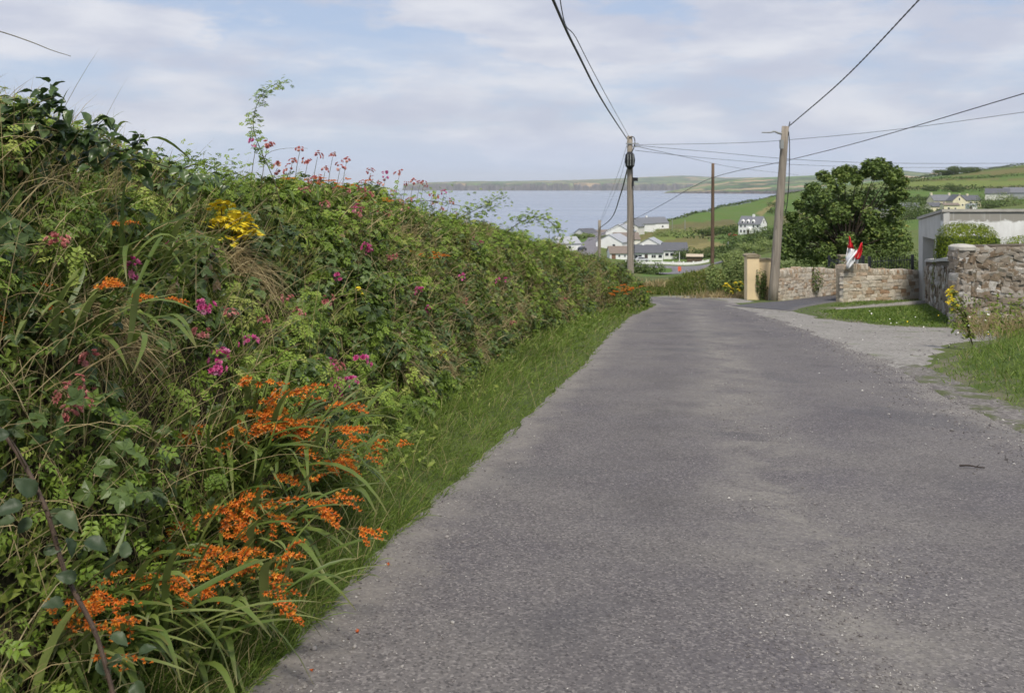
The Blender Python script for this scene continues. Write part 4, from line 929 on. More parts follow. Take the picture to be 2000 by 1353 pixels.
cane('honeysuckle_branch', PP([(-150, 330, 4.2), (-40, 280, 4.2), (40, 262, 4.25), (120, 290, 4.35), (170, 330, 4.4)]), 'drooping glossy leaved branch just under the topmost one', .006, .10, 100, m_glossy, 31, BROAD, .6, 'branch', True, 0, jit=.05)
cane('honeysuckle_branch', PP([(200, 330, 4.6), (250, 300, 4.6), (270, 275, 4.55), (275, 262, 4.55)]), 'small glossy sprig right of the first one', .004, .065, 16, m_glossy, 32, BROAD, .5, 'branch', True, .3, jit=.012)
cane('bare_twig', PP([(-330, 60, 3.2), (-180, 50, 3.2), (-60, 50, 3.2), (0, 62, 3.2), (60, 82, 3.2), (100, 98, 3.2), (138, 110, 3.2)]), 'bare dark twig hanging into the sky at upper left', .0032, 0, 0, m_rose, 29, cat='twig')
cane('bare_twig', PP([(-330, 500, 3.6), (-340, 250, 3.3), (-330, 60, 3.2)]), 'bare upright twig beyond the left edge of the view', .006, 0, 0, m_rose, 30, cat='twig')
m_bigbr = m_leaf('big_bramble_leaf', [(0, (.026, .044, .018)), (.5, (.042, .066, .028)), (1, (.066, .094, .038))], .5, .35, .15, patch=0)
m_thorn = m_plain('thorny_cane_bark', (.075, .050, .035), .6, .3, .35, 30, .5)
def near_cane():
    pts = PP([(-40, 800, 2.75), (25, 870, 2.7), (88, 990, 2.6), (128, 1120, 2.58), (186, 1235, 2.55), (225, 1370, 2.5)]); pts = np.array(pts)
    t = thing('bramble_cane', tuple(pts[0]), 'thick thorny bramble cane with blue green leaves at bottom left', 'bramble cane'); st = Acc(); c = spline(pts-pts[0], 40); tube(st, c, .0068, .0062, 8)
    rg = np.random.default_rng(9)
    for i in range(60):
        p = c[rg.integers(40)]; d = rand_dirs(1, rg)[0]; tube(st, [p, p+d*.016], .003, .0003, 3)
    link('stem', st.mesh('stem'), m_thorn, t)
    specs = [(18, 848, 60, 200), (45, 985, 58, 215), (70, 965, 62, 130), (95, 1000, 55, -20), (60, 1010, 52, 240), (30, 1015, 50, 200), (110, 1002, 62, -8), (212, 1130, 62, 95), (165, 1055, 58, 10), (125, 1178, 58, 215), (150, 1130, 46, 160), (85, 1075, 50, 20),
             (238, 1290, 60, 115), (262, 1330, 66, -60), (240, 1090, 48, 60), (190, 1290, 55, -40), (270, 1275, 50, 70), (15, 930, 55, 170), (215, 1240, 46, 10), (130, 1050, 45, -60)]
    for k, (px, py, L, ang) in enumerate(specs):
        Y = 2.5 + .12*rg.random(); p = P(px, py, Y) - pts[0]; a = R(ang); d = np.array((math.cos(a), -.25, math.sin(a)*.8)); z = np.array((.4*rg.normal()+.25, -.75+.35*rg.normal(), .75+.35*rg.normal()))
        j_ = int(np.argmin(np.linalg.norm(c-p, axis=1))); pa = Acc(); tube(pa, spline([c[j_], c[j_]*.5+p*.5+np.array((0, -.01, .01)), p+d/np.linalg.norm(d)*.004], 5), .0022, .0014, 4); link('leaf_stalk', pa.mesh('leaf_stalk'), m_stem, t)
        me = mesh_np('leaf', BROAD[0]*np.array((1, 1.15, 1)), BROAD[1], np.full(len(BROAD[0]), rg.random()), np.zeros(len(BROAD[0])), True); me.materials.append(m_bigbr)
        o = link('leaf', me, None, t); o.matrix_local = Matrix.Translation(p) @ Matrix(frames(z[None], d[None])[0].tolist()).to_4x4() @ Matrix.Scale(L/F*Y*rg.uniform(.65, .9), 4)
near_cane()

# ------------------------------------------------------------------ loose stones on the road
def stone_tmpl(seed, flat=.6):
    """irregular block, 44 triangles"""
    rg = np.random.default_rng(seed); import bmesh
    bm = bmesh.new(); bmesh.ops.create_icosphere(bm, subdivisions=1, radius=1.0)
    v = np.array([q.co[:] for q in bm.verts]); f = np.array([[w.index for w in t.verts] for t in bm.faces]); bm.free()
    v = v*(1+rg.normal(size=(len(v), 1))*.16)*np.array((1, .8, flat)); return v, f
def chippings():
    rng = np.random.default_rng(12); q = Nodes('road_chipping_stone'); r = q.attr('rnd')
    m = q.done(q.bsdf(q.ramp(r, [(0, (.11, .10, .10)), (.4, (.18, .165, .158)), (.75, (.30, .28, .26)), (1, (.52, .50, .46))]), .85, .3))
    acc = Acc(); T = [(np.array([(1, 0, 0), (0, .85, 0), (-1, 0, 0), (0, -.85, 0), (.1, .1, .6), (0, 0, -.6)])*(1+np.random.default_rng(k).normal(size=(6, 1))*.2), np.array([(0, 1, 4), (1, 2, 4), (2, 3, 4), (3, 0, 4), (1, 0, 5), (2, 1, 5), (3, 2, 5), (0, 3, 5)])) for k in range(5)]
    def put(X, Y, s):
        k = rng.integers(0, 5, len(X)); s = s*.85
        for i in range(5):
            b = k == i; n = b.sum(); p = np.stack([X[b], Y[b], -SLOPE*Y[b]+.012+s[b]*.35], -1)
            scatter(acc, T[i][0], T[i][1], p, frames(np.tile((0, 0, 1.), (n, 1))+rng.normal(size=(n, 3))*.15, rand_dirs(n, rng)), s[b], rng.random(n)**1.7)
    n = 5200; Y = (2.6**-.9 + rng.random(n)*(24**-.9-2.6**-.9))**(1/-.9); u = rng.random(n); X = road_left(Y)+u*(road_right(Y)-road_left(Y)); put(X, Y, rng.uniform(.002, .0055, n)*np.maximum(1, Y/9))
    n = 2600; Y = (2.6**-.9 + rng.random(n)*(26**-.9-2.6**-.9))**(1/-.9); X = road_left(Y)+np.abs(rng.normal(size=n))*.28-.02; put(X, Y, rng.gamma(2.0, .0016, n)+.0015)
    n = 12000; Y = (3.4**-.6 + rng.random(n)*(20**-.6-3.4**-.6))**(1/-.6); mid = road_left(Y)+.47*(road_right(Y)-road_left(Y)); X = mid+rng.normal(size=n)*.24+.15*wobble(Y, 0*Y, 0, 1.0, 3); k = wobble(X, Y, 0, 2.2, 66)+rng.normal(size=n)*.3 > .12; put(X[k], Y[k], rng.gamma(2.0, .0015, k.sum())+.0020)
    n = 9000; Y = rng.uniform(5.5, 26, n); X = road_right(Y)-np.abs(rng.normal(size=n))*.45+.1; put(X, Y, rng.gamma(2.0, .0026, n)+.002)
    n = 1500; Y = rng.uniform(14, 31, n); X = rng.uniform(6.4, 9.6, n); put(X, Y, rng.gamma(2.0, .005, n)+.004)
    tag(link('loose_chippings', acc.mesh('loose_chippings'), m), 'loose grey chippings scattered over the asphalt and along its edges', 'gravel', kind='stuff')
    stones = [(614, 1274, .016), (693, 1270, .013), (742, 1178, .015), (752, 1172, .013), (884, 1222, .012), (737, 1192, .012), (775, 1215, .012), (765, 1238, .011), (605, 1296, .012), (742, 1283, .011)]
    names = {0: 'largest pale pebble beside the montbretia leaf tips at the road edge', 1: 'pale pebble alone on the asphalt right of the leaf tips', 4: 'pale pebble farthest out on the near asphalt'}
    for i, (px, py, s) in enumerate(stones):
        if i not in names: continue
        X, Y = G(px, py); v, f = stone_tmpl(50+i, .75); me = mesh_np('pebble', v*s, f, np.full(len(v), .62+.04*i), np.zeros(len(v)), True); o = link('pebble', me, m); o.location = (X, Y, -SLOPE*Y+.012+s*.4); o.rotation_euler = (0, 0, i*1.3)
        tag(o, names[i], 'pebble', 'pebbles along the near road edge')
    tw = Acc(); X, Y = G(1898, 917); z = -SLOPE*Y+.025
    tube(tw, spline([(X-.085, Y+.02, z), (X-.02, Y, z+.008), (X+.03, Y-.01, z), (X+.085, Y-.03, z)], 10), .007, .004, 6); tube(tw, [(X+.03, Y-.01, z), (X+.07, Y+.02, z+.01)], .004, .002, 5)
    tag(link('dead_twig', tw.mesh('dead_twig'), m_plain('dark_bark', (.035, .026, .02), .8)), 'short dark dead twig lying on the right of the road', 'twig')
    # fallen florets by the clump
    fl = [(604, 1316, 'fallen orange floret nearest the bottom of the view'), (700, 1243, 'fallen orange floret between leaf tips and gravel'), (762, 1108, 'fallen red floret at the far end of the montbretia')]
    for i, (px, py, lab) in enumerate(fl):
        X, Y = G(px, py); v = FL_V@frames(np.array([[.3, .2, 1.]]), np.array([[math.cos(i*2.), math.sin(i*2.), .1]]))[0].T; me = mesh_np('fallen_floret', v*.02, FL_F, np.full(len(v), .1), FL_T, False); o = link('fallen_floret', me, m_floret); o.location = (X, Y, -SLOPE*Y+.02)
        tag(o, lab, 'petal', 'fallen florets on the road edge')
chippings()

# ------------------------------------------------------------------ stone walls
def block_mesh(k, rough):
    """split stone: a box with eight uneven corners and a slightly proud, off-centre face point"""
    rg = np.random.default_rng(900+k); v = np.array([(x, y, z) for z in (-.5, .5) for y in (-.5, .5) for x in (-.5, .5)]) + rg.normal(size=(8, 3))*rough
    v = np.vstack([v, (rg.normal()*.15, -.5-rough*.9, rg.normal()*.15)]); f = [(0, 2, 3), (0, 3, 1), (4, 5, 7), (4, 7, 6), (1, 3, 7), (1, 7, 5), (2, 6, 7), (2, 7, 3), (0, 4, 6), (0, 6, 2), (0, 1, 8), (1, 5, 8), (5, 4, 8), (4, 0, 8)]
    return mesh_np('stone', v, np.array(f))
def mat_stone(name, stops, moss=0.0):
    q = Nodes(name); c = q.coord(); oi = q.n('ShaderNodeObjectInfo'); wc = q.n('ShaderNodeNewGeometry').outputs['Position']
    k = q.ramp(oi.outputs['Random'], stops)
    k = q.mix(q.fr(q.noise(wc, 9, 6, .65), .46, .70, 0, .45), k, (.14, .115, .085)); k = q.mix(q.fr(q.noise(wc, 14, 5, .6, .5), .60, .68, 0, .75), k, (.58, .56, .52))
    if moss: k = q.mix(q.fr(q.noise(wc, 5, 4), .55, .7, 0, moss), k, (.09, .09, .035))
    return q.done(q.bsdf(k, .92, .2, q.bump(q.noise(wc, 38, 6, .65), .8, .02)))
def mortar(name, col): return m_plain(name, col, .95, .1, .3, 6, .6)
ST_A = [block_mesh(k, .045) for k in range(10)]; ST_B = [block_mesh(20+k, .10) for k in range(12)]
m_sand = mat_stone('buff_sandstone', [(0, (.36, .23, .14)), (.15, (.54, .46, .35)), (.45, (.64, .58, .48)), (.7, (.56, .51, .42)), (.88, (.46, .33, .22)), (1, (.70, .66, .58))])
m_rubble = mat_stone('grey_brown_rubble', [(0, (.14, .098, .062)), (.2, (.25, .21, .165)), (.45, (.38, .35, .31)), (.65, (.20, .145, .095)), (.82, (.30, .265, .22)), (1, (.54, .515, .475))], .35)
for L_, m_ in ((ST_A, m_sand), (ST_B, m_rubble)):
    for me in L_: me.materials.append(m_)
m_mortA = mortar('buff_joint_fill', (.34, .29, .22)); m_mortB = mortar('rubble_lime_mortar', (.12, .10, .078))
def wall(name, a, b, z0, z1, thick, label, row, wid, meshes, core_mat, cope=None, seed=1, jit=.010, tilt=0.0, limit=99):
    """a, b: ends (X,Y) of the face seen from the road; z0, z1: (left,right) base and top heights"""
    rg = np.random.default_rng(seed); a = np.array(a, float); b = np.array(b, float); L = np.linalg.norm(b-a); rz = math.atan2(b[1]-a[1], b[0]-a[0])
    t = thing(name, (a[0], a[1], z0[0]), label, 'stone wall', None, rz); lo = lambda x: np.interp(x, [0, L], [0, z1[0]*0 + z0[1]-z0[0]]); hi = lambda x: np.interp(x, np.linspace(0, L, len(z1)), np.array(z1)-z0[0])
    core = Acc(); xs = np.linspace(0, L, 12); V = []; cf = -.008 if cope else .0
    for x in xs: V += [(x, cf, lo(x)-.25), (x, thick-.03, lo(x)-.25), (x, thick-.03, hi(x)-(.06 if cope is None else cope*.6)), (x, cf, hi(x)-(.06 if cope is None else cope*.6))]
    f = []
    for i in range(11):
        for j in range(4): p, q = 4*i+j, 4*i+(j+1) % 4; f += [(p, p+4, q+4), (p, q+4, q)]
    f += [(0, 1, 2), (0, 2, 3), (44, 46, 45), (44, 47, 46)]
    core.add(V, f); link('wall_core', core.mesh('wall_core'), core_mat, t)
    cnt = 0; fill = Acc(); top = (cope if cope else 0)
    H = max(hi(0)-lo(0), hi(L)-lo(L), hi(L/2)-lo(L/2)); zr = -.08
    def st(x, y, zz, w, d, h, r=0.0):
        me = meshes[rg.integers(len(meshes))]; eu = (rg.normal()*.05 + 0.0, r + rg.normal()*tilt, rg.normal()*.04)
        if x > limit:                            # beyond what the photo shows: joined
            co = np.array([q.co[:] for q in me.vertices])*np.array((w, d, h)); fill.add(co@np.array(Matrix.Rotation(eu[1], 3, 'Y')).T + np.array((x, y, zz)), np.array([(q.vertices[0], q.vertices[i], q.vertices[i+1]) for q in me.polygons for i in range(1, len(q.vertices)-1)])); return 0
        o = link('stone', me, None, t); o.location = (x, y, zz); o.scale = (w, d, h); o.rotation_euler = eu; return 1
    while zr < H - top - row[0]*.3:
        h = rg.uniform(*row); x = -rg.uniform(0, wid[1]*.5)
        while x < L:
            w = rg.uniform(*wid)*(1 if rg.random() < .8 else 1.5); xc = min(max(x+w/2, w*.35), L-w*.3); g = lo(xc)
            zc = g + zr + h/2
            if zc + h*(.35 if tilt == 0 else .72) < hi(xc)-top: cnt += st(xc, .05 + rg.uniform(-jit, jit), zc + rg.normal()*h*.05, w*(.985 if tilt == 0 else 1.16), .16, h*(.96 if tilt == 0 else rg.uniform(1.0, 1.35)))
            x += w*(1 if tilt == 0 else .78)
        zr += h*(1 if tilt == 0 else .8)
    if cope:                                     # stones set on edge along the top
        x = 0.0
        while x < L:
            w = rg.uniform(.08, .16); cnt += st(x+w/2, thick/2, hi(x)-cope*.45+rg.normal()*.012, w*.97, thick*1.02, cope*rg.uniform(.95, 1.1), 0); x += w
    if not fill.empty(): link('stone_fill', fill.mesh('stone_fill'), meshes[0].materials[0], t)['kind'] = 'stuff'
    return t, cnt
z_ = lambda py, Y: CAMZ + (HY-py)/F*Y
wall('garden_wall', (10.45, 36.0), (14.75, 41.4), (z_(585, 36), z_(570, 41.4)), (z_(531, 36), z_(527, 37), z_(527, 39), z_(527, 41.4)), .38, 'low buff stone garden wall left of the driveway, behind the leaning pole', (.09, .15), (.16, .40), ST_A, m_mortA, .2, 1)
wall('garden_wall', (12.5, 34.75), (16.35, 37.0), (z_(592, 34.75), z_(584, 37.0)), tuple([z_(519, 34.85)]*4 + [z_(527, 35.7)]*3 + [z_(528, 36.2)]*3 + [z_(529, 36.8)]*2), .38, 'low buff stone garden wall between the driveway and the white shed', (.10, .17), (.16, .46), ST_A, m_mortA, .2, 2)
wall('garden_wall', (12.5+.28, 34.75+.42), (14.6, 38.4), (z_(590, 35.2), z_(580, 38.4)), (z_(518, 35.2), z_(522, 38.4)), .3, 'return of the buff garden wall running back along the driveway', (.09, .14), (.2, .4), ST_A, m_mortA, .18, 3)
wall('rubble_wall', (10.75, 21.9), (19.5, 21.7), (-1.85, -1.85), (.25, .32, .31, .36), .5, 'tall weathered rubble stone wall at the right edge of the view', (.09, .17), (.11, .27), ST_B, m_mortB, None, 4, .035, .2, 1.9)
def receding_wall():
    a, b = (15.72, 35.0), (10.8, 22.3)            # face looks left toward the road: build left to right as seen
    t, n = wall('rubble_wall', a, b, (z_(592, 35.6), -1.85), (z_(505, 35.6), z_(507, 31), z_(508, 26), z_(505, 22.3)), .42, 'lower rubble wall with pale concrete cap running back to the white shed', (.14, .26), (.2, .52), ST_B, m_mortB, None, 5, .03, .18)
    L = math.hypot(b[0]-a[0], b[1]-a[1]); z0 = z_(592, 35.6); acc = Acc(); xs = np.linspace(-.02, L-.7, 10); zt = np.interp(xs, np.linspace(0, L, 4), np.array((z_(505, 35.6), z_(507, 31), z_(508, 26), z_(505, 22.3)))-z0)
    V = []; f = []
    for x, z in zip(xs, zt): V += [(x, -.05, z-.07), (x, .47, z-.07), (x, .45, z+.02), (x, .21, z+.07), (x, -.03, z+.02)]
    for i in range(9):
        for j in range(5): p, q = 5*i+j, 5*i+(j+1) % 5; f += [(p, p+5, q+5), (p, q+5, q)]
    for k in (1, 2, 3): f += [(0, k, k+1), (45, 46+k, 45+k)]
    acc.add(V, f); link('cap', acc.mesh('cap'), m_conc, t)
receding_wall()
def pier():
    t = thing('wall_pier', (10.72, 21.95, -1.85), 'rounded pale cap pier where the two rubble walls meet', 'wall pier'); rg = np.random.default_rng(4)
    z = 0
    while z < 1.92:
        h = rg.uniform(.10, .17)
        for k in range(5):
            a = R(200 + k*40); o = link('stone', ST_B[rg.integers(12)], None, t); o.location = (.20*math.cos(a), .16*math.sin(a), z+h/2); o.scale = (.27, .16, h*1.2); o.rotation_euler = (0, rg.normal()*.3, a+math.pi/2)
        z += h
    acc = Acc(); tube(acc, [(0, 0, -.1), (0, 0, 1.9)], .2, .2, 10); link('pier_core', acc.mesh('pier_core'), m_mortB, t)
    acc = Acc(); tube(acc, [(0, 0, z-.02), (0, 0, z+.06), (0, 0, z+.10), (0, 0, z+.12)], np.array((.30, .30, .24, .08)), sides=18); link('cap', acc.mesh('cap'), m_conc, t)
pier()

# ------------------------------------------------------------------ white shed, gate pillars, railings, flags
def mat_render(name, base, grime, top):
    q = Nodes(name); c = q.coord(); k = q.mix(q.fr(q.noise(q.mapping(c, (2, 2, .7)), 1.0, 7, .6), .38, .66, 0, .75), base, grime)
    sep = q.n('ShaderNodeSeparateXYZ'); q.set(sep.inputs[0], c)
    band = q.fr(q.math('ADD', sep.outputs[2], q.fr(q.noise(c, 2.5, 6, .7), .3, .7, -.10, .10)), top-.03, top+.03)
    k = q.mix(band, k, (.30, .285, .25)); k = q.mix(q.fr(q.noise(q.mapping(c, (9, 9, .8)), 1.0, 5), .56, .72, 0, .5), k, grime)
    return q.done(q.bsdf(k, .9, .2, q.bump(q.noise(c, 25, 6), .5, .01)))
m_white_w = mat_render('flaking_white_limewash', (.80, .80, .78), (.56, .55, .52), .37); m_shed_c = mat_render('bare_grey_concrete_render', (.56, .55, .52), (.42, .41, .38), 9)
def shed():
    B = np.array((15.45, 33.0)); A_ = np.array((16.32, 37.0)); Rr = np.array((24.0, 32.9)); zb = -2.95; zA, zB = z_(430, 37), z_(415, 33)
    t = thing('white_shed', (B[0], B[1], 0), 'flat roofed white rendered shed with bare concrete end behind the rubble wall', 'shed')
    o = lambda p: np.array((p[0]-B[0], p[1]-B[1]))
    # front wall, limewashed, faces the camera
    acc = Acc(); e = o(Rr)
    acc.add([(0, 0, zb), (e[0], e[1], zb), (e[0], e[1], zB+.02), (0, 0, zB), (0, .22, zb), (e[0], e[1]+.22, zb), (e[0], e[1]+.22, zB+.02), (0, .22, zB)], [(0,1,2),(0,2,3),(4,6,5),(4,7,6),(3,2,6),(3,6,7),(0,5,1),(0,4,5),(1,5,6),(1,6,2),(0,3,7),(0,7,4)])
    link('front_wall', acc.mesh('front_wall'), m_white_w, t)
    # end wall with its opening, in its own frame: u from far corner A to near corner B
    a = o(A_); ln = np.linalg.norm(a); d = -a/ln; n = np.array((d[1], -d[0])); n = n if n[0] < 0 else -n
    acc = Acc()
    def slab(u0, u1, za0, za1, zb0, zb1, th=.2, off=0.0, ac=None):
        ac = ac or acc; c = []
        for s_ in (off, off-th):
            for u, z in ((u0, za0), (u1, zb0), (u1, zb1), (u0, za1)): q = a + d*u + n*s_; c.append((q[0], q[1], z))
        ac.add(c, [(0,1,2),(0,2,3),(4,6,5),(4,7,6),(3,2,6),(3,6,7),(0,5,1),(0,4,5),(1,5,6),(1,6,2),(0,3,7),(0,7,4)])
    top = lambda u: zA + (zB-zA)*u/ln - .004
    lin = z_(462, 36.3)
    slab(0, .75, zb, lin, zb, lin); slab(2.75, ln, zb, lin, zb, lin); slab(0, ln, lin, top(0), lin, top(ln))
    for u0 in (.45, 2.752): slab(u0, u0+.3, zb, lin, zb, lin, .62, -.2)
    slab(.45, 3.0, lin+.002, lin+.2, lin+.002, lin+.2, .6, -.2)
    link('end_wall', acc.mesh('end_wall'), m_shed_c, t)
    acc = Acc(); slab(.6, 2.9, zb, lin+.1, zb, lin+.1, .1, -.55); link('recess_wall', acc.mesh('recess_wall'), m_white_w, t)
    acc = Acc(); slab(1.75, 2.65, lin-1.25, lin-.12, lin-1.25, lin-.12, .05, -.50); w = link('window', acc.mesh('window'), m_plain('dark_shed_glass', (.02, .025, .03), .15, .5), t)
    for k in range(6):
        acc = Acc(); z = lin-.2-k*.19; slab(1.75, 2.65, z, z+.03, z, z+.03, .04, -.47); link('glazing_bar', acc.mesh('glazing_bar'), m_shed_c, w)
    acc = Acc(); q = [a+n*.06, o(B)+n*.06+d*.06, np.array((e[0], e[1]-.06)), np.array((e[0], 6.5)), a+np.array((3, 2.))]
    zz = [zA, zB, zB+.02, zB, zA]; V = [(p[0], p[1], z+.02) for p, z in zip(q, zz)] + [(p[0], p[1], z+.12) for p, z in zip(q, zz)]
    acc.add(V, [(0,2,1),(0,3,2),(0,4,3),(5,6,7),(5,7,8),(5,8,9)] + [x for i in range(5) for x in ((i, (i+1) % 5, 5+(i+1) % 5), (i, 5+(i+1) % 5, 5+i))]); link('roof', acc.mesh('roof'), m_conc, t)
shed()
m_cream = m_plain('cream_yellow_render', (.74, .59, .36), .85, .25, .10, 1.6, .2); m_creamcap = m_plain('weathered_cap_stone', (.26, .22, .15), .9, .2, .3, 9, .4)
def cream_gate():
    t = thing('gate_pillar', (9.62, 37.0, gzs(9.62, 37.0)), 'tall cream rendered gate pillar with stone cap', 'gate pillar'); acc = Acc(); box(acc, (-.24, -.24, -.1), (.24, .24, 1.72)); link('shaft', acc.mesh('shaft'), m_cream, t)
    acc = Acc(); prism(acc, [(-.29, 1.723), (.29, 1.723), (.29, 1.79), (.18, 1.84), (-.18, 1.84), (-.29, 1.79)], -.29, .29, 'y'); link('cap', acc.mesh('cap'), m_creamcap, t)
    t = thing('cream_wall', (10.14, 37.15, gzs(10.14, 37.15)), 'short cream rendered wall joining the pillar to the leaning pole', 'wall'); acc = Acc(); box(acc, (-.277, -.12, -.1), (.34, .12, 1.58)); link('shaft', acc.mesh('shaft'), m_cream, t)
    acc = Acc(); box(acc, (-.27, -.17, 1.583), (.40, .17, 1.66)); link('cap', acc.mesh('cap'), m_creamcap, t)
cream_gate()
m_iron = m_plain('black_iron', (.02, .022, .028), .5, .4, .1)
def railing(name, a, b, zb, zt, n, label, post=True):
    a, b = np.array(a), np.array(b); t = thing(name, (a[0], a[1], zb), label, 'railing')
    d = b-a
    for z in (.12, zt-zb-.12):
        acc = Acc(); tube(acc, [(0, 0, z), (d[0], d[1], z)], .016, sides=4); link('rail', acc.mesh('rail'), m_iron, t)
    acc = Acc(); tube(acc, [(0, 0, 0), (0, 0, zt-zb), (0, 0, zt-zb+.06)], np.array((.012, .012, .002)), sides=5); bar = acc.mesh('bar'); bar.materials.append(m_iron)
    for i in range(n+1):
        o = link('bar', bar, None, t); p = d*i/n; o.location = (p[0], p[1], 0)
    if post:
        acc = Acc(); box(acc, (-.05, -.05, 0), (.05, .05, zt-zb+.1)); pm = acc.mesh('post'); pm.materials.append(m_iron)
        for p in ((0, 0), d): o = link('post', pm, None, t); o.location = (p[0], p[1]-.002, -.001)
railing('iron_gate', (13.35, 36.1), (14.2, 37.3), z_(548, 36.5), z_(507, 36.5), 9, 'black iron gate leaf beside the red and white flags')
railing('iron_railing', (14.7, 37.9), (16.9, 38.9), z_(545, 38), z_(505, 38), 16, 'black iron railing behind the garden wall next to the white shed')
railing('iron_gate', (14.55, 41.2), (14.9, 43.3), z_(560, 41.5), z_(509, 41.5), 8, 'dark iron gate leaf folded back beside the slim stone pillar')
def stone_pillar():
    t = thing('stone_pillar', (15.05, 41.75, -3.2), 'slim buff stone gate pillar at the far end of the driveway wall', 'gate pillar'); rg = np.random.default_rng(3); z = 0
    while z < 1.62:
        h = rg.uniform(.1, .16); sp = rg.uniform(-.06, .06)
        for x0, x1 in ((-.2, sp), (sp, .2)):
            o = link('stone', ST_A[rg.integers(8)], None, t); o.location = ((x0+x1)/2, 0, z+h/2); o.scale = ((x1-x0)*.98, .4, h*.97)
        z += h
    acc = Acc(); box(acc, (-.26, -.26, z+.002), (.26, .26, z+.08)); link('cap', acc.mesh('cap'), m_creamcap, t)
    t = thing('wall_lantern', (13.22, 35.35, z_(520, 35.3)), 'small black lantern on the garden wall beside the flags', 'lantern'); acc = Acc(); tube(acc, [(0, 0, 0), (0, 0, .09)], .03, sides=6); box(acc, (-.07, -.07, -.02), (.07, .07, 0.0)); link('base', acc.mesh('base'), m_iron, t)
    acc = Acc(); tube(acc, [(0, 0, .09), (0, 0, .30)], .05, .085, 6); link('glass', acc.mesh('glass'), m_plain('lantern_glass', (.35, .38, .42), .2, .5), t)
    acc = Acc(); tube(acc, [(0, 0, .302), (0, 0, .36), (0, 0, .40)], np.array((.11, .05, .01)), sides=6); link('lid', acc.mesh('lid'), m_iron, t)
stone_pillar()
m_red = m_plain('red_flag_cloth', (.62, .025, .035), .75, .2, .1); m_whitecloth = m_plain('white_flag_cloth', (.78, .79, .80), .8, .2, .05)
def flag(pole, red, white, Y, label, seed):
    p0, p1 = P(*pole[0], Y), P(*pole[1], Y); t = thing('flag', tuple(p1), label, 'flag', 'red and white flags on the garden wall'); acc = Acc(); tube(acc, [p1-p1, p0-p1], .014, .010, 6); link('flagpole', acc.mesh('flagpole'), m_plain('pale_wood', (.42, .34, .24), .7), t)
    for nm, rows_, mat in (('red_half', red, m_red), ('white_half', white, m_whitecloth)):
        V = []; m = 9
        for i, (x0, y0, x1, y1) in enumerate(rows_):
            for j in range(m):
                u = j/(m-1); V.append(P(x0+(x1-x0)*u, y0+(y1-y0)*u, Y-.06+.05*math.sin(u*9+i*.5+seed)*1.8+.02*math.sin(i*2+seed)) - p1)
        n = len(rows_); ix = np.arange(n*m).reshape(n, m); q = np.stack([ix[:-1, :-1], ix[:-1, 1:], ix[1:, 1:], ix[1:, :-1]], -1).reshape(-1, 4)
        o = link(nm, mesh_np(nm, np.array(V), q, smooth=True), mat, t); sol = o.modifiers.new('thickness', 'SOLIDIFY'); sol.thickness = .006
flag(((1658.5, 460), (1652, 524)), [(1658, 461, 1660, 462), (1657, 470, 1664, 474), (1656, 478, 1667, 483), (1655, 484, 1669, 487)], [(1655, 484, 1669, 487), (1654, 491, 1673, 492), (1652, 499, 1676, 498), (1652, 508, 1671, 505), (1655, 518, 1664, 512)], 34.9, 'left of two small red and white flags, its white half billowing', 0)
flag(((1684.5, 472), (1668, 524)), [(1682, 474, 1684.5, 474), (1678, 483, 1684.5, 486), (1673, 492, 1683, 496), (1669, 500, 1680, 504), (1667, 506, 1677, 507)], [(1675, 487, 1670, 503), (1664, 498, 1669, 510), (1657, 507, 1667, 515), (1653, 515, 1663, 520), (1654, 526, 1659, 523)], 34.6, 'right of two small red and white flags, its red half drooping', 2)

# ------------------------------------------------------------------ utility poles and overhead cables
def mat_wood(name, a, b):
    q = Nodes(name); c = q.coord(); k = q.mix(q.fr(q.noise(q.mapping(c, (14, 14, .8)), 1.0, 6), .35, .65), a, b)
    k = q.mix(q.fr(q.noise(q.mapping(c, (40, 40, .5)), 1.0, 3), .62, .7, 0, .8), k, tuple(v*.35 for v in a))
    return q.done(q.bsdf(k, .9, .2, q.bump(q.noise(q.mapping(c, (30, 30, 1)), 1.0, 5), .5, .01)))
m_pole = mat_wood('weathered_pole_wood', (.21, .18, .145), (.33, .29, .235)); m_pole2 = mat_wood('brown_pole_wood', (.10, .065, .045), (.17, .12, .085)); m_black = m_plain('black_plastic', (.012, .012, .014), .5, .4); m_grey = m_plain('grey_fitting', (.25, .26, .25), .6, .4)
def pole(base, top, r0, r1, label, mat, n=10):
    base, top = np.array(base), np.array(top); t = thing('utility_pole', tuple(base), label, 'utility pole'); acc = Acc(); tube(acc, np.linspace(np.array((0, 0, -.4)), top-base, 8), r0, r1, 14); link('shaft', acc.mesh('shaft', True), mat, t); return t, top-base
YL = 42.0; bl = (P(1232, 540, YL)[0], YL, gzs(5.4, YL)); tl = P(1230, 266, YL)
tp, d = pole(bl, tl, .165, .125, 'left utility pole carrying a round black cable closure, above the hedge end', m_pole)
def fit(t, name, f, mat): acc = Acc(); f(acc); return link(name, acc.mesh(name), mat, t)
zt = lambda py: z_(py, YL) - bl[2]; xo = P(1230, 300, YL)[0]-bl[0]
cl = fit(tp, 'cable_closure', lambda a: tube(a, [(xo-.02, -.2, zt(331)), (xo-.02, -.2, zt(325)), (xo-.02, -.2, zt(313)), (xo-.02, -.2, zt(302)), (xo-.02, -.2, zt(297))], np.array((.08, .20, .24, .20, .08)), sides=12), m_black)
fit(cl, 'cover_rib', lambda a: [tube(a, [(xo-.02+.12*k, -.42, zt(324)), (xo-.02+.12*k, -.45, zt(312)), (xo-.02+.12*k, -.42, zt(302))], .02, sides=5) for k in (-1, 0, 1)], m_grey)
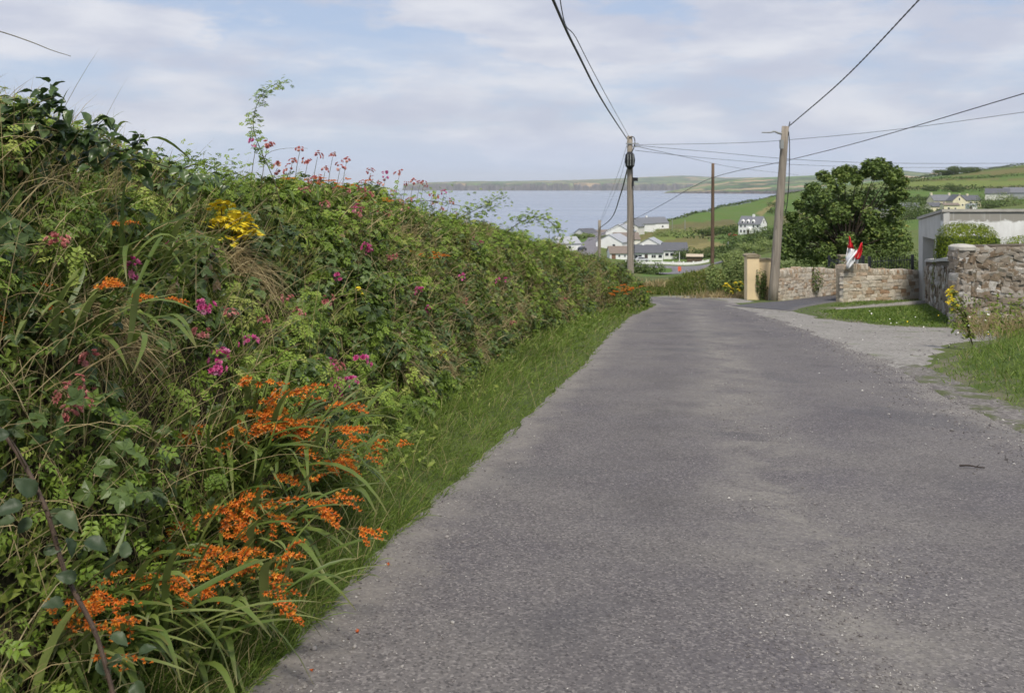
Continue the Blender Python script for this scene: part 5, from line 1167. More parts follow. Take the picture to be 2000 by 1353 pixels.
fit(tp, 'cable_loop', lambda a: [tube(a, spline([(xo-.05, -.12, zt(270)), (xo+.14, -.16, zt(268)), (xo+.22, -.12, zt(277)), (xo+.16, -.15, zt(290)), (xo+.04, -.2, zt(299))], 14), .022, sides=5), tube(a, spline([(xo+.02, -.2, zt(330)), (xo+.10, -.17, zt(345)), (xo+.16, -.17, zt(420)), (xo+.2, -.17, zt(520))], 14), .012, sides=4)], m_black)
fit(tp, 'bracket', lambda a: [box(a, (xo-.2, -.16, zt(282)), (xo+.38, -.13, zt(280))), box(a, (xo+.1, -.2, zt(288)), (xo+.45, -.17, zt(286.5)))], m_grey)
fit(tp, 'floodlight', lambda a: [box(a, (xo+.12, -.25, zt(354)), (xo+.34, -.1, zt(347))), box(a, (xo+.08, -.2, zt(364)), (xo+.16, -.14, zt(354)))], m_black)
YR = 36.0; br = (P(1508, 587, YR)[0], YR, gzs(10.2, YR)); tr = P(1534, 247, YR)
tp2, d2 = pole(br, tr, .19, .135, 'right utility pole leaning right beside the driveway', m_pole)
xr = lambda px, py: P(px, py, YR) - np.array(br)
def arm(a):
    p, q, r_ = xr(1528, 262), xr(1512, 257), xr(1488, 259); tube(a, spline([p, xr(1520, 260), q, xr(1505, 259), r_], 12), np.linspace(.05, .025, 12), sides=6)
fit(tp2, 'cross_arm', arm, m_grey); fit(tp2, 'transformer_box', lambda a: box(a, xr(1520.5, 291)-np.array((0, .26, 0)), xr(1527, 274)+np.array((0, -.12, 0))), m_grey)
fit(tp2, 'pin', lambda a: tube(a, [xr(1540, 250), xr(1543, 238)], .02, sides=5), m_black)
fit(tp2, 'hanging_lead', lambda a: tube(a, spline([xr(1538, 258)-np.array((0, .15, 0)), xr(1542, 285), xr(1541, 350), xr(1537, 400), xr(1533, 418)], 16), .018, sides=5), m_black)
YM = 70.0; bm_ = (P(1391, 520, YM)[0], YM, gzs(P(1391, 520, YM)[0], YM)); tm = P(1392.5, 319, YM)
pole(bm_, tm, .15, .11, 'slim brown middle pole between the two grey ones', m_pole2)
YS = 92.0; bs = (P(1170, 500, YS)[0], YS, gzs(P(1170, 500, YS)[0], YS)); ts_ = P(1171, 430, YS)
pole(bs, ts_, .18, .14, 'short distant pole just above the hedge, left of the bungalow', m_pole)
for px, Y, yt, lab in ((1313, 470, 424, 'tiny pale pole on the brown field, left of two'), (1338, 460, 429, 'tiny pale pole on the brown field, right of two'), (1422, 330, 472, 'small pale pole among bushes below the white house')):
    x = (px-CX)/F*Y; g = gzs(x, Y); pole((x, Y, g), (x, Y, z_(yt, Y)), .2, .15, lab, m_grey)
def cable(pts, r, label, n=40, twist=False, sag=0.0):
    pts = np.array(pts, float); c = spline(pts, n)
    if sag: u = np.linspace(0, 1, n); c[:, 2] -= sag*4*u*(1-u)
    acc = Acc()
    if twist:
        c = spline(pts, 420); t = np.linspace(0, 60*math.pi, 420)
        for ph in (0, math.pi): tube(acc, c + np.stack([np.cos(t+ph), 0*t, np.sin(t+ph)], -1)*r*.9, r, sides=4, cap=False)
    else: tube(acc, c, r, sides=5)
    tag(link('overhead_cable', acc.mesh('overhead_cable'), m_black), label, 'cable', 'overhead cables')
top_l = P(1224, 272, YL) + np.array((0, -.15, 0))
cable([top_l, P(1180, 203, 23.8), P(1130, 108, 16), P(1080, 0, 12), (-1.0, 2, 4.6), (-2.2, -6, 5.1)], .021, 'thick black cable running overhead from the left pole toward the camera')
cable([P(1229, 268, YL-.15), P(1180, 180, 26), P(1128, 80, 17.5), P(1094, 0, 13.5), (-.2, 2, 5.4), (-1.0, -6, 6.0)], .009, 'thin second cable overhead beside the thick one')
cable([P(1542, 246, YR), P(1650, 152, 29.1), P(1795, 0, 23.3), P(2100, -330, 15)], .014, 'twisted cable rising from the leaning pole to the top right', twist=True)
cable([P(1238, 283, YL), P(1420, 280, 41), P(1545, 273, 39), P(1760, 252, 36), P(2080, 208, 32)], .009, 'thin cable from the left pole rising gently past the leaning pole to the right')
cable([P(1150, 470, 110), P(1255, 420, 88), P(1300, 396, 80), P(1390, 348, 70), P(1540, 313, 58), P(1700, 272, 46), P(2060, 165, 32)], .020, 'long diagonal cable crossing from the village up to the right edge')
cable([P(1238, 284, YL), P(1390, 297, 46), P(1560, 312, 50), P(1750, 319, 54), P(2060, 319, 58)], .010, 'nearly level thin cable from the left pole, upper of two')
cable([P(1240, 294, YL), P(1390, 310, 50), P(1560, 322, 58), P(1750, 327, 64), P(2060, 327, 70)], .010, 'nearly level thin cable from the left pole, lower of two')
cable([P(1238, 285, YL), P(1330, 305, 60), P(1440, 328, 90), P(1560, 342, 130)], .014, 'thin cable falling away from the left pole toward the far fields')
cable([P(1226, 328, YL-.1), P(1212, 380, 52), P(1195, 425, 70), P(1172, 445, YS)], .034, 'thick dark cable drooping from the left pole to the short distant pole')
cable([P(1224, 285, YL), P(1205, 345, 56), P(1172, 433, YS)], .009, 'hair thin wire from the left pole top to the short distant pole, outer')
cable([P(1224, 300, YL), P(1207, 360, 56), P(1174, 434, YS)], .009, 'hair thin wire from the left pole to the short distant pole, inner')

# ------------------------------------------------------------------ village and farm buildings
m_wwall = m_plain('white_house_render', (.80, .80, .78), .85, .25, .05, .6); m_cwall = m_plain('cream_house_render', (.72, .66, .46), .85, .25, .08, .6); m_offw = m_plain('off_white_render', (.74, .72, .66), .85, .25, .06, .6)
def m_slate(name, a, b):
    q = Nodes(name); c = q.coord(); k = q.mix(q.fr(q.noise(q.mapping(c, (1, 1, 6)), 1.2, 5), .3, .7), a, b); return q.done(q.bsdf(k, .7, .35, q.bump(q.noise(q.mapping(c, (2, 2, 9)), 1.5, 3), .4, .05)))
m_slateg = m_slate('grey_slate', (.13, .135, .15), (.18, .185, .20)); m_slated = m_slate('dark_slate', (.085, .088, .10), (.12, .122, .135)); m_tileb = m_slate('brown_tile', (.17, .135, .11), (.22, .18, .15)); m_palerf = m_slate('pale_grey_roof', (.30, .31, .33), (.38, .39, .41))
m_pane = m_plain('window_glass', (.03, .035, .045), .12, .5, .05); m_frame = m_plain('white_window_frame', (.75, .75, .74), .6, .3, .03); m_door = m_plain('dark_door', (.07, .05, .045), .6, .3); m_brick = m_plain('red_brown_door', (.20, .11, .07), .7)
m_stonegrey = m_plain('grey_stone_masonry', (.30, .28, .25), .9, .2, .25, 1.2)
def house(name, px, Y, L, D, H, Rh, rot, label, wall=m_wwall, roof=m_slateg, win=(), chim=(), doors=(), hip=0.0, cat='house', eave=.35, dz=0.0, parent_z=None, group='village houses'):
    """ridge along local x, front (local -y) toward the camera; win: (face, along, sill, w, h)"""
    x = (px-CX)/F*Y; zb = gzs(x, Y)+dz if parent_z is None else parent_z; t = thing(name, (x, Y, zb), label, cat, group, rot)
    acc = Acc(); prism(acc, [(-D/2, -1.5), (D/2, -1.5), (D/2, H), (0, H+Rh*(1-1e-3)-.05), (-D/2, H)], -L/2, L/2, 'x') if not hip else box(acc, (-L/2, -D/2, -1.5), (L/2, D/2, H)); link('wall', acc.mesh('wall'), wall, t)
    acc = Acc(); e = eave; sl = Rh/(D/2); th = .16; hx = hip
    for s in (-1, 1):
        q = [(-L/2-e*.6, s*(D/2+e), H-sl*e), (L/2+e*.6, s*(D/2+e), H-sl*e), (L/2+e*.6-hx, 0, H+Rh), (-L/2-e*.6+hx, 0, H+Rh)]; q2 = [(a, b, c+th) for a, b, c in q]
        f = [(0,1,2),(0,2,3),(4,6,5),(4,7,6)] + [w for i in range(4) for w in ((i, (i+1) % 4, 4+(i+1) % 4), (i, 4+(i+1) % 4, 4+i))]; acc.add(q+q2, f)
    if hip:
        for s in (-1, 1):
            q = [(s*(L/2+e*.6), -D/2-e, H-sl*e), (s*(L/2+e*.6), D/2+e, H-sl*e), (s*(L/2+e*.6-hx), 0, H+Rh)]; q2 = [(a, b, c+th) for a, b, c in q]; acc.add(q+q2, [(0,1,2),(3,5,4),(0,1,4),(0,4,3),(1,2,5),(1,5,4),(2,0,3),(2,3,5)])
    rf = link('roof', acc.mesh('roof'), roof, t)
    for cx, cw, ch in chim:
        acc = Acc(); box(acc, (cx-cw/2, -cw/2, H+Rh-.6), (cx+cw/2, cw/2, H+Rh+ch)); c = link('chimney', acc.mesh('chimney'), wall, rf)
        acc.__init__(); tube(acc, [(cx, 0, H+Rh+ch), (cx, 0, H+Rh+ch+.3)], .13, .11, 8); 
    def onface(face, u, z, w, h, dep):
        if face == 'f': return (u-w/2, -D/2-dep, z), (u+w/2, -D/2+.05, z+h)
        if face == 'r': return (L/2-.05, u-w/2, z), (L/2+dep, u+w/2, z+h)
        return (-L/2-dep, u-w/2, z), (-L/2+.05, u+w/2, z+h)
    for face, u, z, w, h in win:
        acc = Acc(); box(acc, *onface(face, u, z, w, h, .05)); wn = link('window', acc.mesh('window'), m_frame, t)
        k = 2 if w > 1.4 else 1; pw = (w-.1*(k+1))/k
        for i in range(k):
            acc = Acc(); box(acc, *onface(face, u-w/2+.1+pw/2+i*(pw+.1), z+.1, pw, h-.2, .08)); link('pane', acc.mesh('pane'), m_pane, wn)
    for face, u, w, h, m in doors:
        acc = Acc(); box(acc, *onface(face, u, 0, w, h, .06)); link('door', acc.mesh('door'), m, t)
    return t
# long bungalow in three pieces
house('bungalow', 1262, 300, 10.0, 7.5, 2.6, 2.2, R(-2), 'long white bungalow with grey slate roof and dark picture window', roof=m_slated, win=(('f', -3.0, .5, 2.6, 1.5), ('f', 2.0, .9, 1.5, 1.1), ('f', 4.1, .9, 1.3, 1.1)), doors=(('f', -.4, 1.0, 2.1, m_door),), chim=((-1.0, .7, .5),))
house('bungalow', 1317, 306, 8.0, 7.0, 2.8, 2.3, R(-2), 'right wing bungalow with grey slate roof and row of windows', roof=m_slated, win=(('f', -2.9, .9, 1.3, 1.1), ('f', -1.3, .9, 1.3, 1.1), ('f', .5, .9, 1.3, 1.1), ('f', 2.8, .9, 1.0, 1.1)))
house('bungalow', 1207, 297, 6.2, 6, 2.4, 1.9, R(3), 'small white annex with brown tiled roof, partly behind the left pole', roof=m_tileb, win=(('f', -.1, 1.1, .7, .8), ('f', 1.7, 1.1, .7, .8)), doors=(('f', -1.9, 1.3, 2.0, m_brick),))
house('house', 1272, 338, 9, 10, 2.7, 2.6, R(70), 'white gabled house with pale roof rising behind the long bungalow', roof=m_palerf, win=(('l', 0, 1.0, 1.2, 1.1),))
house('house', 1200, 350, 11, 10.5, 2.8, 2.7, R(62), 'white gabled house with pale grey roof between street and annex', roof=m_palerf, win=(('l', -2.0, 1.0, 1.2, 1.1),))
house('house', 1222, 372, 10, 9, 2.6, 2.4, R(5), 'white house with brown roof half hidden behind the left pole', roof=m_tileb, wall=m_offw)
house('house', 1213, 402, 10, 11, 3.6, 3.0, R(68), 'large white gable end above the lower houses, left of the pole', roof=m_palerf)
house('house', 1233, 440, 9, 10, 3.6, 2.8, R(62), 'cream white gabled house immediately right of the pole, upper row', roof=m_slateg, wall=m_offw, win=(('l', 0, 1.2, 1.0, 1.2),))
house('house', 1253, 468, 11, 9, 3.2, 2.8, R(40), 'white house with long grey roof in the upper village row', roof=m_slateg)
house('house', 1279, 498, 12, 9, 3.4, 2.9, R(24), 'highest village house with grey roof and white chimney', roof=m_slateg, chim=((-5.4, .9, .9),), win=(('l', 0, .9, 1.2, 1.1), ('f', 2, .9, 1.2, 1.1)))
house('house', 1145, 430, 8.5, 7.5, 2.6, 2.1, R(38), 'white bungalow with dark roof at the left of the village street', roof=m_slated, wall=m_offw, win=(('l', 0, .8, 1.3, 1.1),))
house('house', 1174, 462, 9.5, 7.5, 2.6, 2.2, R(30), 'white bungalow with brown roof farther along the village street', roof=m_tileb, win=(('l', 0, .8, 1.2, 1.1),))
house('house', 1197, 520, 9, 8, 2.6, 2.2, R(10), 'farthest village bungalow at the head of the street', roof=m_tileb, wall=m_cwall)
house('house', 1103, 330, 9, 7.5, 2.8, 2.1, R(25), 'white bungalow showing through the rose shoot behind the hedge', roof=m_palerf, wall=m_wwall, win=(('f', 0, .9, 1.2, 1.1),))
# two-storey white house
def white_house():
    t = house('house', 1470, 420, 10.5, 7.4, 5.0, 3.2, R(-38), 'white two storey house with dormers and arched porch on the hillside', roof=m_slateg, cat='house',
          win=[('f', u, z, .9, 1.3) for u in (-4, -2.4, 2.4, 4) for z in (.9,)] + [('f', u, 3.3, .9, 1.2) for u in (-4, -2, 2, 4)] + [('r', -1.6, .9, .9, 1.3), ('r', 1.6, .9, .9, 1.3), ('r', 0, 5.2, .9, 1.5)], chim=((0.6, .9, 1.0),))
    for u in (-3.4, -.9, 1.6):
        acc = Acc(); prism(acc, [(u-.75, 4.9), (u+.75, 4.9), (u+.75, 6.1), (u, 6.9), (u-.75, 6.1)], -3.5, -1.2, 'y'); dm = link('dormer', acc.mesh('dormer'), m_wwall, t)
        acc = Acc(); box(acc, (u-.42, -3.56, 5.2), (u+.42, -3.4, 6.1)); link('pane', acc.mesh('pane'), m_pane, dm)
    acc = Acc(); prism(acc, [(-1.1, -1)] + [(1.1*math.cos(a), 2.2+1.1*math.sin(a)) for a in np.linspace(math.pi, 0, 9)] + [(1.1, -1)], -5.0, -3.71, 'y'); pc = link('porch', acc.mesh('porch'), m_wwall, t)
    acc = Acc(); prism(acc, [(-.6, 0)] + [(.6*math.cos(a), 1.9+.6*math.sin(a)) for a in np.linspace(math.pi, 0, 7)] + [(.6, 0)], -5.04, -4.9, 'y'); link('door', acc.mesh('door'), m_door, pc)
white_house()
# farm
house('farmhouse', 1836, 488, 11, 7, 5.2, 2.8, R(6), 'cream farmhouse block with two white chimneys, left part of the farm', wall=m_cwall, roof=m_slateg, chim=((-5, .9, 1.2), (5, .9, 1.2)), win=(('f', -3, 3.2, 1, 1.2), ('f', 0, 3.2, 1, 1.2), ('f', -3, .8, 1, 1.2)), group='farm buildings')
house('farmhouse', 1823, 470, 7, 6, 2.9, 1.8, R(10), 'low cream lean building at the left front of the farm', wall=m_cwall, roof=m_slated, win=(('f', 0, 1, .9, 1.0),), group='farm buildings')
house('farmhouse', 1867, 474, 8, 6.5, 5.4, 2.9, R(88), 'cream farmhouse gable with small attic window facing the road', wall=m_cwall, roof=m_slated, win=(('l', 0, 5.4, .8, 1.4), ('l', -1.6, 2.6, .9, 1.0)), group='farm buildings')
house('farmhouse', 1889, 480, 11, 7, 4.8, 2.4, R(-4), 'cream farmhouse wing with dark slate roof and two chimneys', wall=m_cwall, roof=m_slated, win=(('f', -2.5, 2.8, 1, 1.1), ('f', .3, 2.8, 1, 1.1), ('f', 3.2, 2.8, 1, 1.1)), chim=((-4, .8, .8), (0, .9, .9)), group='farm buildings')
house('farm_outbuilding', 1855, 462, 8, 4, 3.6, .9, R(3), 'flat roofed cream extension at the front of the farm', wall=m_cwall, roof=m_tileb, cat='outbuilding', win=(('f', -1.6, 1.4, 1.2, 1.1), ('f', 1.8, 1.2, 1, 1.1)), group='farm buildings')
house('farm_outbuilding', 1897, 462, 4, 4, 2.6, .5, R(0), 'small white farm store at the right of the farm', wall=m_wwall, roof=m_palerf, cat='outbuilding', doors=(('f', -1.2, 1.2, 2.0, m_door),), group='farm buildings')
house('barn', 1776, 452, 8.5, 5.5, 2.8, 2.0, R(-14), 'small white barn with grey roof standing alone in the fields', wall=m_offw, roof=m_slateg, cat='barn', win=(('r', 0, 1.4, .7, 1.0),), group='farm buildings')
house('barn', 1729, 400, 9, 6, 3.0, 2.0, R(10), 'cream building glimpsed through the right side of the tree', wall=m_offw, roof=m_slateg, cat='barn', group='farm buildings')
house('house', 1948, 560, 13, 9, 3.6, 3, R(-30), 'white gabled house behind bushes at the far right', wall=m_offw, roof=m_slated, group='far right houses'); house('house', 1982, 560, 12, 9, 3.6, 3, R(-30), 'grey gabled house at the far right edge above the shed', wall=m_palerf, roof=m_slateg, group='far right houses')
house('shed', 1541, 372, 4.6, 4, 2.2, 1.1, R(4), 'small grey stone shed with pale roof right of the leaning pole', wall=m_stonegrey, roof=m_palerf, cat='shed', group='field sheds')
house('shed', 1532, 250, 3.4, 3, 1.3, .5, R(4), 'low grey shed roof among bushes right of the leaning pole', wall=m_stonegrey, roof=m_palerf, cat='shed', group='field sheds')
house('garden_shed', 1357, 285, 4.8, 3.6, 2.1, .5, R(-12), 'brown timber garden shed with pale roof beside the bungalow', wall=m_plain('brown_shed_boards', (.10, .075, .045), .8, .2, .3, 2), roof=m_plain('sandy_felt', (.48, .40, .30), .9), cat='shed', group='field sheds')
def low_wall():
    c = spline(np.array([((p-CX)/F*Y, Y, 0) for p, Y in ((1222, 283), (1240, 281), (1290, 279), (1340, 277), (1385, 282))]), 30); t = thing('boundary_wall', (c[0][0], c[0][1], gzs(*c[0][:2])), 'low white boundary wall with pillars in front of the long bungalow', 'wall'); o = np.array(t.location)
    acc = Acc(); g = gz(c[:, 0], c[:, 1]); pa = np.c_[c[:, :2], g] - o
    V = []; f = []
    for p in pa: V += [p+np.array((0, -.12, -.5)), p+np.array((0, .12, -.5)), p+np.array((0, .12, .85)), p+np.array((0, -.12, .85))]
    for i in range(len(pa)-1):
        for j in range(4): a, b = 4*i+j, 4*i+(j+1) % 4; f += [(a, a+4, b+4), (a, b+4, b)]
    acc.add(V, f); link('wall', acc.mesh('wall'), m_wwall, t); acc = Acc(); box(acc, (-.2, -.2, -.5), (.2, .2, 1.1)); pm = acc.mesh('wall_post'); pm.materials.append(m_wwall)
    for i in range(0, 30, 3): q = link('wall_post', pm, None, t); q.location = pa[i]
low_wall()
def car(px, Y, rz, col, label):
    x = (px-CX)/F*Y; t = thing('parked_car', (x, Y, gzs(x, Y)+.4), label, 'car', None, rz); acc = Acc()
    prism(acc, [(-2.0, .35), (2.0, .35), (2.05, .75), (1.9, .9), (1.1, .98), (.5, 1.42), (-1.1, 1.45), (-1.7, 1.0), (-2.05, .9)], -.82, .82, 'y'); link('body', acc.mesh('body'), m_plain('car_paint_'+label.split()[0], col, .3, .5, .03), t)
    acc = Acc(); prism(acc, [(-1.45, 1.02), (.92, 1.02), (.45, 1.36), (-1.02, 1.38)], -.84, .84, 'y'); link('windows', acc.mesh('windows'), m_pane, t)
    for sx in (-1.25, 1.3):
        for sy in (-.8, .8): acc = Acc(); tube(acc, [(sx, sy-.1, .32), (sx, sy+.1, .32)], .32, sides=12); link('wheel', acc.mesh('wheel'), m_black, t)
car(1430, 414, R(12), (.35, .02, .02), 'red car parked on the lawn beside the two storey white house'); car(1137, 322, R(60), (.05, .055, .07), 'dark car parked on the village street above the hedge'); car(1254, 286, R(0), (.55, .56, .58), 'pale car standing behind the boundary wall of the long bungalow')
def sign_post():
    Y = 185; x = (1327-CX)/F*Y; t = thing('road_marker', (x, Y, gzs(x, Y)), 'small orange red marker at the corner of the lower road', 'road marker'); acc = Acc(); box(acc, (-.06, -.1, 0), (.06, .1, .6)); link('post', acc.mesh('post'), m_black, t); acc = Acc(); box(acc, (-.32, -.14, .6), (.32, -.11, 1.5)); link('panel', acc.mesh('panel'), m_plain('orange_red_panel', (.65, .14, .06), .6), t)
    Y = 288; x = (1327-CX)/F*Y; t = thing('garden_cross', (x, Y, gzs(x, Y)), 'slender white garden post on a round base in front of the bungalow', 'garden ornament'); acc = Acc(); tube(acc, [(0, 0, .2), (0, 0, 3.2)], .12, .08, 8); link('shaft', acc.mesh('shaft'), m_wwall, t); acc = Acc(); tube(acc, [(0, 0, -.2), (0, 0, .3)], .75, .6, 12); link('base', acc.mesh('base'), m_stonegrey, t)
sign_post()

# ------------------------------------------------------------------ bushes, trees, hedgerows
m_bush = m_leaf('bush_leaf', [(0, (0.049, 0.079, 0.019)), (.5, (0.094, 0.142, 0.033)), (1, (0.173, 0.223, 0.055))], .55, .3, .2, patch=.3, pf=.5)
m_bushlt = m_leaf('pale_bush_leaf', [(0, (0.129, 0.193, 0.057)), (.5, (0.220, 0.285, 0.089)), (1, (0.361, 0.396, 0.144))], .55, .3, .25, patch=.2)
m_privet = m_leaf('privet_leaf', [(0, (.10, .145, .012)), (.5, (.19, .25, .020)), (1, (.29, .34, .045))], .6, .15, .3, patch=.1)
m_sycamore = m_leaf('tree_leaf', [(0, (0.060, 0.102, 0.022)), (.45, (0.131, 0.196, 0.043)), (.85, (0.235, 0.304, 0.068)), (1, (0.394, 0.371, 0.091))], .5, .35, .2, patch=.3, pf=.8)
m_barkm = m_plain('tree_bark', (.07, .055, .04), .9, .2, .3, 10, .6)
def crown_pts(rg, n, R3, lobes, shell=.55):
    """points through a crown of many lobes, thicker toward each lobe's surface"""
    L = np.array(lobes); k = rg.integers(0, len(L), n); d = rand_dirs(n, rg); r = shell + (1-shell)*rg.random(n)**.6
    p = L[k, :3] + d*(r*L[k, 3])[:, None]; return p*np.array(R3), d
def bush(name, loc, size, label, mat, seed, nleaf=2500, leaf=.12, group=None, cat='bush', kind=None, lob=9, lod=2):
    rg = np.random.default_rng(seed); t = thing(name, loc, label, cat, group) if kind is None else None
    lobes = [(rg.normal()*.45, rg.normal()*.45, .15+.6*rg.random(), rg.uniform(.28, .5)) for _ in range(lob)]
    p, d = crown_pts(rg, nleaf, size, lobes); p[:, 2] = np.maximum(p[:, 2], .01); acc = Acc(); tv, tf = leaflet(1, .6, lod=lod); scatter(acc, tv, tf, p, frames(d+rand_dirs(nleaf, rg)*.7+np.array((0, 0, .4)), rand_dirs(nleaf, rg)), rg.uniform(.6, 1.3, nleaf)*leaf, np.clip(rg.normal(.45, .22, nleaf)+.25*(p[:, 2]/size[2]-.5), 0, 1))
    link('crown', acc.mesh('crown'), mat, t)
    acc = Acc()
    for i in range(5): e = np.array(lobes[i][:3])*np.array(size); tube(acc, spline([(rg.normal()*.05*size[0], 0, -.1), e*np.array((.4, .4, .5)), e], 6), .03*size[2], .008*size[2], 5)
    link('trunk', acc.mesh('trunk'), m_barkm, t); return t
def on(px, Y, dz=0.0): x = (px-CX)/F*Y; return (x, Y, gzs(x, Y)+dz)
def sycamore():
    rg = np.random.default_rng(77); Y = 49.0; base = (P(1648, 500, Y)[0], Y, -3.7); t = thing('sycamore_tree', base, 'dark leafy wind shaped tree behind the garden walls', 'tree'); b = np.array(base)
    ends = [(1555, 478), (1560, 440), (1580, 405), (1585, 460), (1600, 375), (1618, 350), (1640, 385), (1650, 345), (1672, 350), (1690, 335), (1712, 328), (1735, 345), (1745, 370), (1720, 395), (1700, 420), (1730, 430), (1745, 460), (1715, 470), (1680, 470), (1650, 450), (1620, 430), (1610, 490), (1640, 490), (1570, 495), (1690, 380), (1665, 410), (1545, 460), (1760, 475), (1660, 480), (1595, 420), (1712, 340), (1635, 362), (1604, 395), (1742, 350), (1590, 500), (1620, 508), (1660, 505), (1690, 498), (1720, 492), (1745, 488), (1560, 470), (1575, 435), (1690, 445), (1640, 415), (1710, 450), (1535, 490), (1750, 440), (1765, 465), (1605, 455), (1630, 465), (1655, 470), (1675, 455), (1700, 475), (1725, 465), (1640, 440), (1665, 435), (1690, 425), (1615, 480), (1650, 490), (1680, 490), (1710, 440), (1595, 440), (1735, 485), (1670, 390), (1655, 405), (1625, 400)]; sprigs = [(1538, 445), (1548, 422), (1562, 398), (1586, 368), (1608, 343), (1636, 336), (1664, 334), (1698, 322), (1718, 319), (1748, 334), (1762, 352), (1760, 378), (1742, 392), (1530, 470), (1770, 480), (1752, 410), (1575, 382), (1650, 330), (1728, 326)]
    br = Acc(); lobes = []
    tube(br, spline([(0, 0, -.2), (.1, 0, .8), (.15, .1, 1.8)], 8), .24, .16, 8)
    for px, py in ends:
        e = P(px, py, Y+rg.uniform(-1.6, 1.6)) - b; s = np.array((.15, .1, 1.2+rg.random()*.8)); tube(br, spline([s, s*.5+e*.5+np.array((0, 0, .15)), e], 8), .06, .012, 5)
        lobes.append((*e, rg.uniform(.36, .64) * (.6 if py < 365 else 1)))
    for px, py in sprigs:
        e = P(px, py, Y+rg.uniform(-.8, .8)) - b; lobes.append((*e, rg.uniform(.18, .32)))
    n = 23000; p, d = crown_pts(rg, n, (1, 1, 1), lobes, .15); acc = Acc(); tv, tf = palmate(3, 2)
    scatter(acc, tv, tf, p, frames(d*.4+rand_dirs(n, rg)*.6+np.array((0, 0, .7)), d+rand_dirs(n, rg)*.6-np.array((0, 0, .4))), rg.uniform(.14, .27, n), np.clip(rg.normal(.45, .2, n)+.16*wobble(p[:, 0], p[:, 1], p[:, 2], 1.3, 78), 0, 1))
    link('crown', acc.mesh('crown'), m_sycamore, t); link('trunk', br.mesh('trunk'), m_barkm, t)
sycamore()
bush('garden_shrub', on(1437, 39.9, .1), (.95, .9, 1.75), 'rounded grey green shrub next to the cream gate pillar', m_bushlt, 1, 7000, .09)
bush('garden_shrub', on(1408, 44), (1.2, .9, 1.2), 'loose olive shrub on the bank left of the rounded shrub', m_bush, 2, 4000, .1)
bush('garden_shrub', (11.4, 39.6, -3.3), (1.3, .7, 1.5), 'dark shrubbery behind the garden wall right of the leaning pole', m_bush, 3, 5000, .1); bush('garden_shrub', (13.5, 43, -3.5), (1.6, .8, 1.6), 'dark shrubs under the tree along the driveway', m_bush, 4, 5000, .1)
bush('garden_shrub', (16.0, 40.6, -3.4), (2.0, .9, 1.7), 'green shrubs behind the iron railing beside the shed', m_bush, 5, 6000, .1); bush('garden_shrub', (18.6, 45.0, -3.6), (2.2, 1.2, 2.3), 'tall dark shrub between the tree and the shed', m_bush, 6, 7000, .12)
bush('climbing_shrub', (10.02, 36.72, gzs(10.0, 36.7)), (.28, .18, 1.3), 'thin brownish climber on the cream wall behind the leaning pole', m_bush, 7, 700, .08)
def privet(loc, size, label, seed, n):
    rg = np.random.default_rng(seed); t = thing('clipped_hedge', loc, label, 'clipped hedge', 'clipped privet hedges behind the rubble wall'); q = rg.uniform(-1, 1, (n, 3)); ax = rg.integers(0, 3, n)
    d = q / (np.abs(q)**4).sum(1, keepdims=True)**.25; p = d*np.array(size)*rg.uniform(.86, 1.03, (n, 1))*(1+.05*wobble(d[:, 0]*3, d[:, 1]*3, d[:, 2]*3, 1, seed))[:, None] + np.array((0, 0, size[2])); acc = Acc(); tv, tf = leaflet(1, .55, lod=2); f = rand_dirs(n, rg)*.7 + np.array((0, 0, .9)) + d*.3; scatter(acc, tv, tf, p, frames(d+rand_dirs(n, rg)*.5, f), rg.uniform(.045, .085, n), rg.random(n))
    link('crown', acc.mesh('crown'), m_privet, t); acc = Acc(); box(acc, np.array((-.8, -.8, .0))*np.array(size), np.array((.8, .8, 1.7))*np.array(size)); link('twiggy_core', acc.mesh('twiggy_core'), m_bush, t)
privet((14.58, 29.5, -2.33), (.88, .8, 1.36), 'rounded bright green clipped hedge in front of the white shed', 1, 13000); privet((17.6, 29.6, -2.33), (2.1, .7, 1.2), 'low bright green clipped hedge along the top of the rubble wall', 2, 9000)
